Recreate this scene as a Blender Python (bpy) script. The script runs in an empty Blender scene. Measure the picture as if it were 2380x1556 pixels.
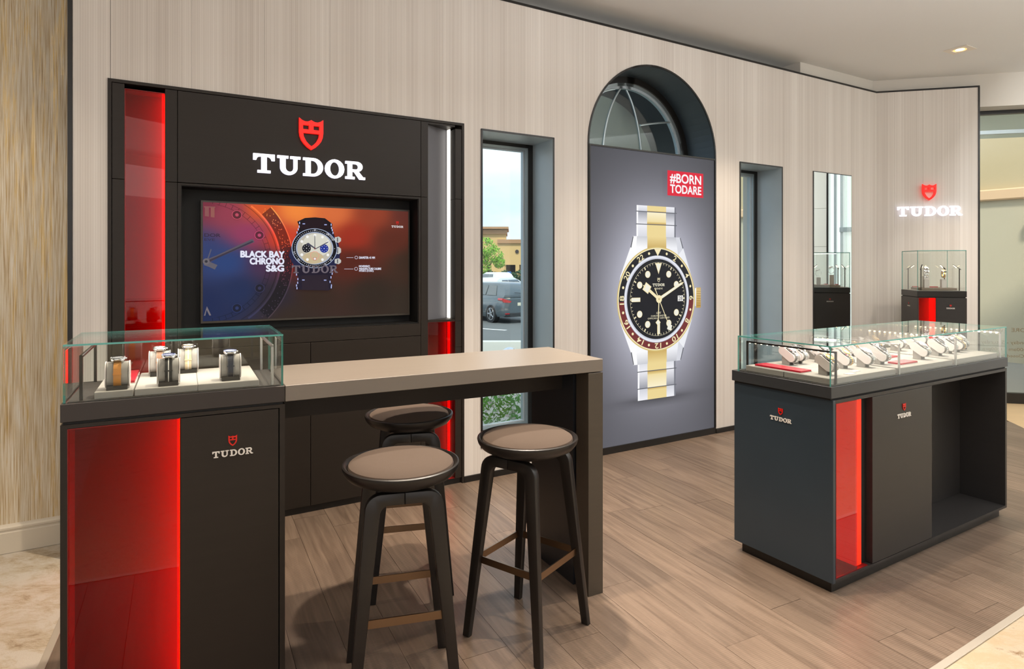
import bpy, bmesh, math, random
from mathutils import Vector, Matrix
from math import sin, cos, pi, radians
random.seed(7)
S = bpy.context.scene
COL = S.collection

# ------------------------------------------------------------------ camera, world, lights, exposure
F, CX, HY = 1454.4, 1190.0, 618.0           # focal length, centre column, horizon row of the 2380x1556 frame
cam = bpy.data.cameras.new('camera'); cam.lens = 22.0; cam.sensor_width = 36.0
cam.shift_y = -(778.0 - HY) / 2380.0; cam.clip_start = 0.05; cam.clip_end = 400
camo = bpy.data.objects.new('camera', cam); COL.objects.link(camo)
camo.location = (0, 0, 1.5); camo.rotation_euler = (pi / 2, 0, 0)
S.camera = camo

S.view_settings.view_transform = 'Standard'; S.view_settings.look = 'None'
S.view_settings.gamma = 1.0; S.view_settings.use_curve_mapping = False
S.view_settings.exposure = 0.0
S.cycles.max_bounces = 7; S.cycles.diffuse_bounces = 3; S.cycles.glossy_bounces = 4
S.cycles.transmission_bounces = 6; S.cycles.transparent_max_bounces = 20
S.cycles.caustics_reflective = False; S.cycles.caustics_refractive = False
S.cycles.sample_clamp_indirect = 4.0; S.cycles.use_denoising = True

wd = bpy.data.worlds.new('sky'); S.world = wd; wd.use_nodes = True
nt = wd.node_tree; bgn = nt.nodes['Background']
tc = nt.nodes.new('ShaderNodeTexCoord'); mp = nt.nodes.new('ShaderNodeMapping'); nz = nt.nodes.new('ShaderNodeTexNoise')
rp = nt.nodes.new('ShaderNodeValToRGB')
mp.inputs['Scale'].default_value = (1, 1, 2.5); nz.inputs['Scale'].default_value = 3.2; nz.inputs['Detail'].default_value = 5
rp.color_ramp.elements[0].position = .38; rp.color_ramp.elements[0].color = (.58, .73, .95, 1)
rp.color_ramp.elements[1].position = .66; rp.color_ramp.elements[1].color = (.84, .90, .96, 1)
nt.links.new(tc.outputs['Generated'], mp.inputs[0]); nt.links.new(mp.outputs[0], nz.inputs['Vector'])
nt.links.new(nz.outputs['Fac'], rp.inputs[0]); nt.links.new(rp.outputs[0], bgn.inputs['Color'])
bgn.inputs['Strength'].default_value = 1.55

def light(name, kind, loc, energy, color, rot=(0, 0, 0), **k):
    l = bpy.data.lights.new(name, kind); l.energy = energy; l.color = color
    for a, b in k.items(): setattr(l, a, b)
    o = bpy.data.objects.new(name, l); COL.objects.link(o); o.location = loc; o.rotation_euler = rot
    return o
light('sun', 'SUN', (0, 0, 20), 3.2, (1.0, .96, .9), rot=(radians(38), 0, radians(-12)), angle=radians(8))
# added soft fill lights to raise the room brightness (above and behind the photographer)
light('ceiling_fill_light', 'AREA', (-0.6, 1.3, 3.46), 10, (1.0, .93, .84), shape='RECTANGLE', size=3.4, size_y=2.6)
light('ceiling_fill_light', 'AREA', (3.6, 2.0, 3.46), 18, (1.0, .95, .89), shape='RECTANGLE', size=3.0, size_y=3.0)
light('rear_fill_light', 'AREA', (0.5, -4.6, 1.9), 85, (.97, .97, 1.0), rot=(pi / 2, 0, 0), shape='RECTANGLE', size=9.0, size_y=2.8)  # added frontal fill for walls and ceiling; the rear wall is closed
light('ceiling_fill_light', 'AREA', (0.3, -2.4, 3.3), 40, (1.0, .93, .85), rot=(radians(35), 0, 0), shape='RECTANGLE', size=5.0, size_y=2.4)
light('upward_fill_light', 'AREA', (3.4, 1.9, 2.75), 190, (.98, .98, 1.0), rot=(pi, 0, 0), shape='RECTANGLE', size=4.5, size_y=2.6)  # added fill facing up, only to brighten the ceiling
light('side_fill_light', 'AREA', (5.0, 4.2, 3.3), 110, (.95, .98, 1.0), rot=(0, radians(-60), 0), shape='RECTANGLE', size=1.2, size_y=2.5)  # added fill that brightens the stone wall reflected in the mirror
WARM = (1.0, .84, .66)
for (x, y, z, e, sp) in ((-0.42, 2.57, 3.44, 190, 85), (.06, 2.51, 3.44, 60, 60), (0.62, 3.12, 3.44, 45, 80), (1.35, 4.2, 3.44, 55, 85),
                         (2.3, 5.0, 3.44, 70, 80), (2.6, 4.3, 3.44, 40, 80), (1.72, 3.30, 3.44, 130, 78), (1.9, 1.6, 3.44, 12, 80), (-1.5, 1.2, 3.44, 28, 80),
                         (-2.6, 2.3, 3.44, 40, 90), (4.55, 5.75, 3.5, 60, 75)):
    light('downlight_and_fill_spot', 'SPOT', (x, y, z), e * 1.6, WARM, spot_size=radians(sp), spot_blend=.6, shadow_soft_size=.035)

light('downlight_and_fill_spot', 'SPOT', (0.1, 3.9, 3.44), 300, (1.0, .88, .76), rot=(radians(-27), 0, 0), spot_size=radians(62), spot_blend=.8, shadow_soft_size=.05)  # added spot standing in for window daylight, throws the stool leg shadows

# ------------------------------------------------------------------ helpers
def lin(c):
    r = []
    for v in c[:3]:
        v = v / 255.0
        r.append(v / 12.92 if v <= .04045 else ((v + .055) / 1.055) ** 2.4)
    return tuple(r)

def mat(name, rgb, rough=.5, metal=0.0, emit=None, es=1.0, spec=.5, coat=0.0, bump=None, vary=None):
    m = bpy.data.materials.new(name); m.use_nodes = True
    n = m.node_tree.nodes; L = m.node_tree.links; p = n['Principled BSDF']
    c = lin(rgb) + (1,)
    p.inputs['Base Color'].default_value = c; p.inputs['Roughness'].default_value = rough
    p.inputs['Metallic'].default_value = metal; p.inputs['Specular IOR Level'].default_value = spec
    p.inputs['Coat Weight'].default_value = coat
    if emit is not None:
        p.inputs['Emission Color'].default_value = lin(emit) + (1,); p.inputs['Emission Strength'].default_value = es
    if vary or bump:
        t = n.new('ShaderNodeTexCoord'); mpn = n.new('ShaderNodeMapping'); nn = n.new('ShaderNodeTexNoise')
        L.new(t.outputs['Object'], mpn.inputs[0]); L.new(mpn.outputs[0], nn.inputs['Vector'])
        nn.inputs['Detail'].default_value = 6
        if vary:
            sc, amt = vary
            mpn.inputs['Scale'].default_value = sc; nn.inputs['Scale'].default_value = 1.0
            mx = n.new('ShaderNodeMix'); mx.data_type = 'RGBA'
            mx.inputs['A'].default_value = tuple(v * (1 - amt) for v in c[:3]) + (1,)
            mx.inputs['B'].default_value = tuple(min(1, v * (1 + amt)) for v in c[:3]) + (1,)
            L.new(nn.outputs['Fac'], mx.inputs['Factor']); L.new(mx.outputs['Result'], p.inputs['Base Color'])
        if bump:
            b = n.new('ShaderNodeBump'); b.inputs['Strength'].default_value = bump[1]; b.inputs['Distance'].default_value = .002
            n2 = n.new('ShaderNodeTexNoise'); n2.inputs['Scale'].default_value = bump[0]; n2.inputs['Detail'].default_value = 3
            L.new(t.outputs['Object'], n2.inputs['Vector']); L.new(n2.outputs['Fac'], b.inputs['Height']); L.new(b.outputs[0], p.inputs['Normal'])
    return m

def glassy(name, tint, f0=.045, rough=0.0, gain=1.0):
    """thin pane: tinted see-through plus a mirror-like reflection that grows at grazing angles"""
    m = bpy.data.materials.new(name); m.use_nodes = True
    n = m.node_tree.nodes; L = m.node_tree.links; n.clear()
    o = n.new('ShaderNodeOutputMaterial'); mx = n.new('ShaderNodeMixShader'); tr = n.new('ShaderNodeBsdfTransparent'); g = n.new('ShaderNodeBsdfGlossy')
    ge = n.new('ShaderNodeNewGeometry'); dt = n.new('ShaderNodeVectorMath'); dt.operation = 'DOT_PRODUCT'
    L.new(ge.outputs['Incoming'], dt.inputs[0]); L.new(ge.outputs['Normal'], dt.inputs[1])
    def M_(op, a, b=None, clamp=False):
        q = n.new('ShaderNodeMath'); q.operation = op; q.use_clamp = clamp
        for i, v in enumerate((a, b)):
            if v is None: continue
            if isinstance(v, (int, float)): q.inputs[i].default_value = v
            else: L.new(v, q.inputs[i])
        return q.outputs[0]
    cosv = M_('ABSOLUTE', dt.outputs['Value']); sch = M_('POWER', M_('SUBTRACT', 1.0, cosv, True), 5.0)
    mu = M_('MULTIPLY', M_('ADD', M_('MULTIPLY', sch, 1 - f0), f0), gain, True)
    tr.inputs[0].default_value = tint + (1,); g.inputs['Color'].default_value = (1, 1, 1, 1); g.inputs['Roughness'].default_value = rough
    L.new(mu, mx.inputs[0]); L.new(tr.outputs[0], mx.inputs[1]); L.new(g.outputs[0], mx.inputs[2]); L.new(mx.outputs[0], o.inputs[0])
    return m

class Fr:
    """a ground frame: x along a wall or counter front, y away from the room side, z up"""
    def __init__(s, ox, oy, deg):
        s.o = (ox, oy); s.a = radians(deg); s.c = cos(s.a); s.s = sin(s.a)
    def hit(s, px, py, d=0.0):
        rx, rz = (px - CX) / F, (HY - py) / F
        n = (-s.s, s.c); ox = s.o[0] + n[0] * d; oy = s.o[1] + n[1] * d
        t = (ox * n[0] + oy * n[1]) / (rx * n[0] + n[1])
        return ((rx * t - s.o[0]) * s.c + (t - s.o[1]) * s.s, 1.5 + rz * t)
    def loc(s, X, Y):
        return ((X - s.o[0]) * s.c + (Y - s.o[1]) * s.s, -(X - s.o[0]) * s.s + (Y - s.o[1]) * s.c)
    def world(s, x, y, z=0.0):
        return (s.o[0] + x * s.c - y * s.s, s.o[1] + x * s.s + y * s.c, z)
W = Fr(0, 4.525, 30.49)            # back wall
R = Fr(4.010, 6.886, -13.56)       # short wall at the right
L = Fr(-.8066, 2.226, 27.66)       # left showcase and bar table (origin: where they meet, front edge)
C = Fr(1.441, 2.824, 31.1)         # long showcase (origin: near corner)
D3 = Fr(4.016, 6.20, -13.56)       # small corner showcase
ST = Fr(4.010, 6.886, -13.56)
WORLD = Fr(0, 0, 0)

def empty(name, fr, base, rz=0.0, parent=None):
    o = bpy.data.objects.new(name, None); COL.objects.link(o); o.empty_display_size = .05
    o.location = fr.world(*base); o.rotation_euler = (0, 0, fr.a + rz)
    return o
def tag(o, label=None, cat=None, group=None, kind=None):
    if label: o['label'] = label
    if cat: o['category'] = cat
    if group: o['group'] = group
    if kind: o['kind'] = kind
    return o
def thing(name, label, cat, fr, base=(0, 0, 0), group=None, rz=0.0):
    return tag(empty(name, fr, base, rz), label, cat, group)
def structure(name, fr, base=(0, 0, 0)):
    return tag(empty(name, fr, base), kind='structure')

def obj(name, bm, m, parent=None, off=(0, 0, 0), smooth=False, free=True, recalc=True):
    if recalc: bmesh.ops.recalc_face_normals(bm, faces=bm.faces)
    if off != (0, 0, 0): bmesh.ops.translate(bm, verts=bm.verts, vec=(-off[0], -off[1], -off[2]))
    me = bpy.data.meshes.new(name); bm.to_mesh(me)
    if free: bm.free()
    for q in (m if isinstance(m, (list, tuple)) else [m]): me.materials.append(q)
    if smooth:
        for p in me.polygons: p.use_smooth = True
        try: me.set_sharp_from_angle(angle=radians(38))
        except Exception: pass
    o = bpy.data.objects.new(name, me); COL.objects.link(o)
    if parent is not None: o.parent = parent
    return o
def NB(): return bmesh.new()

def bx(bm, x0, x1, y0, y1, z0, z1, bv=0.0, seg=1, mi=0):
    t = bmesh.new() if bv else bm
    vs = [t.verts.new(p) for p in ((x0, y0, z0), (x1, y0, z0), (x1, y1, z0), (x0, y1, z0), (x0, y0, z1), (x1, y0, z1), (x1, y1, z1), (x0, y1, z1))]
    for f in ((3, 2, 1, 0), (4, 5, 6, 7), (0, 1, 5, 4), (1, 2, 6, 5), (2, 3, 7, 6), (3, 0, 4, 7)):
        q = t.faces.new([vs[i] for i in f]); q.material_index = mi
    if bv:
        bmesh.ops.bevel(t, geom=list(t.edges), offset=bv, segments=seg, affect='EDGES', profile=.5)
        merge(bm, t, mi)
    return bm
def merge(bm, t, mi=None):
    mp_ = {v: bm.verts.new(v.co) for v in t.verts}
    for f in t.faces:
        try:
            q = bm.faces.new([mp_[v] for v in f.verts]); q.material_index = f.material_index if mi is None else mi; q.smooth = f.smooth
        except ValueError: pass
    t.free()
def box(name, dims, m, parent, off=(0, 0, 0), bv=0.0):
    return obj(name, bx(NB(), *dims, bv=bv), m, parent, off)
def prism(bm, poly, ax, a0, a1, mi=0):
    """extrude a 2-D outline: ax 'y' -> outline in x,z ; 'z' -> outline in x,y ; 'x' -> outline in y,z"""
    def P(p, a):
        return {'y': (p[0], a, p[1]), 'z': (p[0], p[1], a), 'x': (a, p[0], p[1])}[ax]
    A = [bm.verts.new(P(p, a0)) for p in poly]; B = [bm.verts.new(P(p, a1)) for p in poly]
    n = len(poly)
    for q in (A, B[::-1]):
        f = bm.faces.new(q); f.material_index = mi
    for i in range(n):
        f = bm.faces.new((A[i], B[i], B[(i + 1) % n], A[(i + 1) % n])); f.material_index = mi
    return bm
def cyl(bm, p0, p1, r0, r1=None, n=12, mi=0, caps=True):
    r1 = r0 if r1 is None else r1
    p0 = Vector(p0); p1 = Vector(p1); d = (p1 - p0).normalized()
    u = d.orthogonal().normalized(); v = d.cross(u)
    A = [bm.verts.new(p0 + (u * cos(2 * pi * i / n) + v * sin(2 * pi * i / n)) * r0) for i in range(n)]
    B = [bm.verts.new(p1 + (u * cos(2 * pi * i / n) + v * sin(2 * pi * i / n)) * r1) for i in range(n)]
    for i in range(n):
        f = bm.faces.new((A[i], A[(i + 1) % n], B[(i + 1) % n], B[i])); f.material_index = mi
    if caps:
        bm.faces.new(A[::-1]).material_index = mi; bm.faces.new(B).material_index = mi
    return bm
def lathe(bm, prof, n=32, c=(0, 0, 0), mi=0, M=None):
    """prof: (radius, z) pairs from bottom axis to top axis"""
    rings = []
    for r, z in prof:
        if r < 1e-6: rings.append([bm.verts.new((c[0], c[1], c[2] + z))])
        else: rings.append([bm.verts.new((c[0] + r * cos(2 * pi * i / n), c[1] + r * sin(2 * pi * i / n), c[2] + z)) for i in range(n)])
    for a, b in zip(rings, rings[1:]):
        for i in range(n):
            j = (i + 1) % n
            q = [a[i % len(a)], a[j % len(a)], b[j % len(b)], b[i % len(b)]]
            q2 = []
            for v in q:
                if v not in q2: q2.append(v)
            if len(q2) > 2: bm.faces.new(q2).material_index = mi
    if M is not None:
        for rg in rings:
            for v in rg: v.co = M @ v.co
    return bm
def sweep(bm, pts, sizes, side, n=12, mi=0, sq=2.6):
    """sweep a rounded-rectangle section along pts; sizes (half-width along side, half-depth)"""
    pts = [Vector(p) for p in pts]; side = Vector(side).normalized(); rings = []
    for i, p in enumerate(pts):
        d = (pts[min(i + 1, len(pts) - 1)] - pts[max(i - 1, 0)]).normalized()
        s = (side - d * side.dot(d)).normalized(); t = d.cross(s)
        a, b = sizes[i]
        ring = []
        for k in range(n):
            th = 2 * pi * k / n; cx, sx = cos(th), sin(th)
            ring.append(bm.verts.new(p + s * (a * math.copysign(abs(cx) ** (2 / sq), cx)) + t * (b * math.copysign(abs(sx) ** (2 / sq), sx))))
        rings.append(ring)
    for A, B in zip(rings, rings[1:]):
        for k in range(n): bm.faces.new((A[k], A[(k + 1) % n], B[(k + 1) % n], B[k])).material_index = mi
    bm.faces.new(rings[0][::-1]).material_index = mi; bm.faces.new(rings[-1]).material_index = mi
    return bm
def copy_tree(o, parent=None):
    c = o.copy(); COL.objects.link(c)
    if parent is not None: c.parent = parent
    for ch in list(o.children): copy_tree(ch, c)
    return c

# ------------------------------------------------------------------ lettering and logo outlines
def arc(cx, cz, rx, rz, a0, a1, n=9):
    return [(cx + rx * cos(radians(a0 + (a1 - a0) * i / n)), cz + rz * sin(radians(a0 + (a1 - a0) * i / n))) for i in range(n + 1)]
T_ = [[(0, 1), (1.07, 1), (1.07, .66), (.92, .66), (.88, .77), (.80, .84), (.67, .86), (.67, .14), (.86, .14), (.86, 0), (.21, 0), (.21, .14), (.40, .14), (.40, .86), (.27, .84), (.19, .77), (.15, .66), (0, .66)]]
U_ = [[(0, 1), (.56, 1), (.56, .86), (.42, .86)] + arc(.625, .38, .205, .22, 180, 360, 10) + [(.83, .86), (.66, .86), (.66, 1), (1.19, 1), (1.19, .86), (1.03, .86)] + arc(.585, .38, .445, .40, 0, -180, 14) + [(.14, .86), (0, .86)]]
D_ = [[(0, 1)] + arc(.54, .5, .52, .5, 90, -90, 16) + [(0, 0), (0, .14), (.14, .14), (.14, .86), (0, .86)],
      [(.40, .86)] + arc(.50, .5, .30, .36, 90, -90, 14) + [(.40, .14)]]
O_ = [arc(.53, .5, .53, .53, 0, 342, 19), arc(.53, .5, .26, .38, 0, 342, 19)]
R_ = [[(0, 1)] + arc(.64, .71, .33, .29, 90, -70, 10) + [(1.0, .14), (1.12, .14), (1.12, 0), (.80, 0), (.50, .42), (.38, .42), (.38, .14), (.52, .14), (.52, 0), (0, 0), (0, .14), (.13, .14), (.13, .86), (0, .86)],
      [(.38, .86)] + arc(.58, .71, .15, .15, 90, -90, 8) + [(.38, .56)]]
LETTERS = ((T_, 0), (U_, 1.2), (D_, 2.53), (O_, 3.70), (R_, 4.83))
SHIELD = [[(0, 1.63), (.08, 1.58), (.2, 1.53), (.35, 1.53), (.5, 1.59), (.64, 1.70), (.64, .95), (.61, .72), (.53, .5), (.40, .32), (.22, .14), (0, 0),
             (-.22, .14), (-.40, .32), (-.53, .5), (-.61, .72), (-.64, .95), (-.64, 1.70), (-.5, 1.59), (-.35, 1.53), (-.2, 1.53), (-.08, 1.58)]]
SHIELD += [[(.12, 1.10), (.44, 1.10), (.44, 1.33), (.12, 1.33)], [(-.44, 1.10), (-.12, 1.10), (-.12, 1.33), (-.44, 1.33)],
           [(-.43, .90), (.43, .90), (.40, .70), (.27, .45), (.13, .30), (0, .20), (-.13, .30), (-.27, .45), (-.40, .70)]]
def outline_mesh(loops, extrude=0.0):
    cu = bpy.data.curves.new('outline', 'CURVE'); cu.dimensions = '2D'; cu.fill_mode = 'BOTH'; cu.extrude = extrude
    for lp in loops:
        s = cu.splines.new('POLY'); s.points.add(len(lp) - 1); s.use_cyclic_u = True
        for i, p in enumerate(lp): s.points[i].co = (p[0], p[1], 0, 1)
    o = bpy.data.objects.new('outline', cu)
    me = o.to_mesh(); vs = [tuple(v.co) for v in me.vertices]; fs = [tuple(p.vertices) for p in me.polygons]
    o.to_mesh_clear(); bpy.data.objects.remove(o); bpy.data.curves.remove(cu)
    return vs, fs
def loops_word(): return [[(x + dx - 2.955, z) for x, z in lp] for ls, dx in LETTERS for lp in ls]
_oc = {}
def shape(kind, ex):
    k = (kind, round(ex, 4))
    if k not in _oc: _oc[k] = outline_mesh(loops_word() if kind == 'word' else SHIELD, ex)
    return _oc[k]
def emblem(parent, cx, cz, h, y, th, m_word, m_shield, off=(0, 0, 0), axis='y', names=('lettering', 'shield'), dz=1.5, sq=1.0):
    """word TUDOR of cap height h centred at (cx, cz = base line) and the shield above it, th thick, standing in front of plane y"""
    for kind, m, dz, nm in (('word', m_word, 0.0, names[0]), ('shield', m_shield, dz, names[1])):
        vs, fs = shape(kind, 1.0); bm = NB(); bv = []
        for v in vs:
            d = y - th * .5 * (1 - v[2]); z = cz + (v[1] + dz) * h
            if axis == 'y': bv.append(bm.verts.new((cx + v[0] * h * sq, d, z)))
            else: bv.append(bm.verts.new((d, cx - v[0] * h * sq, z)))       # faces -x
        for f in fs:
            try: bm.faces.new([bv[i] for i in f])
            except ValueError: pass
        bmesh.ops.remove_doubles(bm, verts=bm.verts, dist=1e-6)
        obj(nm, bm, m, parent, off)
_tc = {}
def text_shape(s, bold=0.0):
    k = (s, bold)
    if k not in _tc:
        cu = bpy.data.curves.new('txt', 'FONT'); cu.body = s; cu.size = 1.0; cu.offset = bold; cu.align_x = 'CENTER'; cu.align_y = 'CENTER'; cu.resolution_u = 4
        o = bpy.data.objects.new('txt', cu); me = o.to_mesh()
        vs = [(v.co.x, v.co.y) for v in me.vertices]; fs = [tuple(p.vertices) for p in me.polygons]
        o.to_mesh_clear(); bpy.data.objects.remove(o); bpy.data.curves.remove(cu)
        x0 = min(v[0] for v in vs); x1 = max(v[0] for v in vs); y0 = min(v[1] for v in vs); y1 = max(v[1] for v in vs)
        vs = [((v[0] - (x0 + x1) / 2), (v[1] - (y0 + y1) / 2)) for v in vs]
        _tc[k] = (vs, fs, x1 - x0, y1 - y0)
    return _tc[k]

class Print:
    """flat print: coloured polygons layered a fraction of a millimetre apart, colours in a colour attribute"""
    def __init__(s, y, eps=.00025): s.v = []; s.f = []; s.c = []; s.y = y; s.eps = eps; s.k = 0
    def layer(s): s.k += 1
    def poly(s, pts, col, new=True):
        if new: s.layer()
        b = len(s.v); cols = col if isinstance(col, list) else [col] * len(pts)
        for p, c in zip(pts, cols): s.v.append((p[0], s.y - s.k * s.eps, p[1])); s.c.append(lin(c))
        s.f.append(tuple(range(b, b + len(pts))))
    def shape(s, vs, fs, T, col, new=True):
        if new: s.layer()
        b = len(s.v)
        for v in vs:
            p = T(v[0], v[1]); s.v.append((p[0], s.y - s.k * s.eps, p[1])); s.c.append(lin(col))
        for f in fs: s.f.append(tuple(b + i for i in f))
    def ell(s, cx, cz, rx, rz, col, n=40, new=True):
        s.poly([(cx + rx * cos(2 * pi * i / n), cz + rz * sin(2 * pi * i / n)) for i in range(n)], col, new)
    def ring(s, cx, cz, r0, r1, col, a0=0, a1=360, n=72, sx=1.0, colf=None):
        s.layer()
        for i in range(n):
            t0 = radians(a0 + (a1 - a0) * i / n); t1 = radians(a0 + (a1 - a0) * (i + 1) / n)
            c = colf((a0 + (a1 - a0) * (i + .5) / n)) if colf else col
            s.poly([(cx + sx * r0 * cos(t0), cz + r0 * sin(t0)), (cx + sx * r1 * cos(t0), cz + r1 * sin(t0)), (cx + sx * r1 * cos(t1), cz + r1 * sin(t1)), (cx + sx * r0 * cos(t1), cz + r0 * sin(t1))], c, False)
    def text(s, t, cx, cz, h=None, w=None, col=(255, 255, 255), bold=.0, rot=0.0, align='C', mirror=False, fat=0.0):
        vs, fs, tw, th = text_shape(t, bold)
        kh = (h / th) if h else None; kw = (w / tw) if w else kh
        kh = kh or kw
        dx = {'C': 0, 'R': -tw * kw / 2, 'L': tw * kw / 2}[align]
        ca, sa = cos(rot), sin(rot)
        sg = -1 if mirror else 1
        if fat:
            for i in range(8): s.text(t, cx + fat * cos(i * pi / 4), cz + fat * sin(i * pi / 4), h, w, col, bold, rot, align, mirror, 0.0)
        s.shape(vs, fs, lambda x, y: (cx + sg * ((x * kw + dx) * ca - y * kh * sa), cz + (x * kw + dx) * sa + y * kh * ca), col)
    def logo(s, cx, cz, h, cw, cs, sq=1.0):
        for kind, col, dz in (('word', cw, 0), ('shield', cs, 1.45)):
            vs, fs = shape(kind, 0.0)
            s.shape(vs, fs, lambda x, y: (cx + x * h * sq, cz + (y + dz) * h), col)
    def grid(s, x0, x1, z0, z1, nx, nz_, fn):
        s.layer(); b = len(s.v)
        for j in range(nz_ + 1):
            for i in range(nx + 1):
                x = x0 + (x1 - x0) * i / nx; z = z0 + (z1 - z0) * j / nz_
                s.v.append((x, s.y - s.k * s.eps, z)); s.c.append(lin(fn((i / nx), (j / nz_))))
        for j in range(nz_):
            for i in range(nx):
                a = b + j * (nx + 1) + i; s.f.append((a, a + 1, a + nx + 2, a + nx + 1))
    def build(s, name, m, parent, off=(0, 0, 0)):
        me = bpy.data.meshes.new(name)
        me.from_pydata([(v[0] - off[0], v[1] - off[1], v[2] - off[2]) for v in s.v], [], s.f)
        ca = me.color_attributes.new('ink', 'FLOAT_COLOR', 'POINT')
        for i, c in enumerate(s.c): ca.data[i].color = (*c, 1)
        me.materials.append(m); me.update()
        o = bpy.data.objects.new(name, me); COL.objects.link(o); o.parent = parent
        return o
def print_mat(name, emit=0.0, rough=.4, diff=1.0):
    m = bpy.data.materials.new(name); m.use_nodes = True; n = m.node_tree.nodes; p = n['Principled BSDF']
    a = n.new('ShaderNodeAttribute'); a.attribute_name = 'ink'; p.inputs['Roughness'].default_value = rough
    if emit:
        m.node_tree.links.new(a.outputs['Color'], p.inputs['Emission Color']); p.inputs['Emission Strength'].default_value = emit
        p.inputs['Base Color'].default_value = (.01, .01, .01, 1)
        p.inputs['Specular IOR Level'].default_value = .10
    else: m.node_tree.links.new(a.outputs['Color'], p.inputs['Base Color'])
    return m

# ------------------------------------------------------------------ materials
def wallpaper():
    m = bpy.data.materials.new('striped wallpaper'); m.use_nodes = True; n = m.node_tree.nodes; K = m.node_tree.links; p = n['Principled BSDF']
    t = n.new('ShaderNodeTexCoord'); a = n.new('ShaderNodeMapping'); a.inputs['Scale'].default_value = (70, 1, .25)
    n1 = n.new('ShaderNodeTexNoise'); n1.inputs['Scale'].default_value = 1; n1.inputs['Detail'].default_value = 4
    b = n.new('ShaderNodeMapping'); b.inputs['Scale'].default_value = (7, 1, .08)
    n2 = n.new('ShaderNodeTexNoise'); n2.inputs['Scale'].default_value = 1; n2.inputs['Detail'].default_value = 3
    K.new(t.outputs['Object'], a.inputs[0]); K.new(a.outputs[0], n1.inputs['Vector']); K.new(t.outputs['Object'], b.inputs[0]); K.new(b.outputs[0], n2.inputs['Vector'])
    sx = n.new('ShaderNodeSeparateXYZ'); K.new(t.outputs['Object'], sx.inputs[0])
    w = n.new('ShaderNodeMath'); w.operation = 'MULTIPLY'; w.inputs[1].default_value = 2 * pi / .011; K.new(sx.outputs['X'], w.inputs[0])
    sn = n.new('ShaderNodeMath'); sn.operation = 'SINE'; K.new(w.outputs[0], sn.inputs[0])
    r = n.new('ShaderNodeValToRGB'); e = r.color_ramp.elements
    e[0].position = .30; e[0].color = lin((204, 195, 186)) + (1,); e[1].position = .70; e[1].color = lin((234, 228, 221)) + (1,)
    ad = n.new('ShaderNodeMath'); ad.operation = 'MULTIPLY_ADD'; ad.inputs[1].default_value = .5
    h = n.new('ShaderNodeMath'); h.operation = 'MULTIPLY'; h.inputs[1].default_value = .5
    K.new(n2.outputs['Fac'], h.inputs[0]); K.new(n1.outputs['Fac'], ad.inputs[0]); K.new(h.outputs[0], ad.inputs[2])
    a2 = n.new('ShaderNodeMath'); a2.operation = 'MULTIPLY_ADD'; a2.inputs[1].default_value = .05
    K.new(sn.outputs[0], a2.inputs[0]); K.new(ad.outputs[0], a2.inputs[2]); K.new(a2.outputs[0], r.inputs[0])
    K.new(r.outputs[0], p.inputs['Base Color']); p.inputs['Roughness'].default_value = .6
    bp = n.new('ShaderNodeBump'); bp.inputs['Strength'].default_value = .25; bp.inputs['Distance'].default_value = .002
    K.new(a2.outputs[0], bp.inputs['Height']); K.new(bp.outputs[0], p.inputs['Normal'])
    return m
def goldpaper():
    m = bpy.data.materials.new('gold grasscloth wallpaper'); m.use_nodes = True; n = m.node_tree.nodes; K = m.node_tree.links; p = n['Principled BSDF']
    t = n.new('ShaderNodeTexCoord')
    def nz_(sc, det=5):
        a = n.new('ShaderNodeMapping'); a.inputs['Scale'].default_value = sc; q = n.new('ShaderNodeTexNoise'); q.inputs['Scale'].default_value = 1; q.inputs['Detail'].default_value = det
        K.new(t.outputs['Object'], a.inputs[0]); K.new(a.outputs[0], q.inputs['Vector']); return q.outputs['Fac']
    r = n.new('ShaderNodeValToRGB'); e = r.color_ramp.elements
    e[0].position = .30; e[0].color = lin((172, 142, 98)) + (1,); e[1].position = .66; e[1].color = lin((236, 228, 212)) + (1,)
    q = e.new(.46); q.color = lin((212, 194, 160)) + (1,)
    K.new(nz_((260, 1, 5)), r.inputs[0])
    g = n.new('ShaderNodeValToRGB'); ge = g.color_ramp.elements; ge[0].position = .55; ge[0].color = (0, 0, 0, 1); ge[1].position = .63; ge[1].color = (1, 1, 1, 1)
    mu = n.new('ShaderNodeMath'); mu.operation = 'MULTIPLY_ADD'; mu.inputs[1].default_value = .5
    hh = n.new('ShaderNodeMath'); hh.operation = 'MULTIPLY'; hh.inputs[1].default_value = .55
    K.new(nz_((40, 1, 1.6), 3), hh.inputs[0]); K.new(nz_((420, 1, 12), 4), mu.inputs[0]); K.new(hh.outputs[0], mu.inputs[2]); K.new(mu.outputs[0], g.inputs[0])
    mx = n.new('ShaderNodeMix'); mx.data_type = 'RGBA'; gm = n.new('ShaderNodeMath'); gm.operation = 'MULTIPLY'; gm.inputs[1].default_value = .55; K.new(g.outputs[0], gm.inputs[0]); K.new(gm.outputs[0], mx.inputs['Factor']); K.new(r.outputs[0], mx.inputs['A']); mx.inputs['B'].default_value = lin((206, 170, 84)) + (1,)
    K.new(mx.outputs['Result'], p.inputs['Base Color'])
    mm = n.new('ShaderNodeMath'); mm.operation = 'MULTIPLY'; mm.inputs[1].default_value = .45; K.new(g.outputs[0], mm.inputs[0]); K.new(mm.outputs[0], p.inputs['Metallic'])
    p.inputs['Roughness'].default_value = .42
    return m
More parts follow.
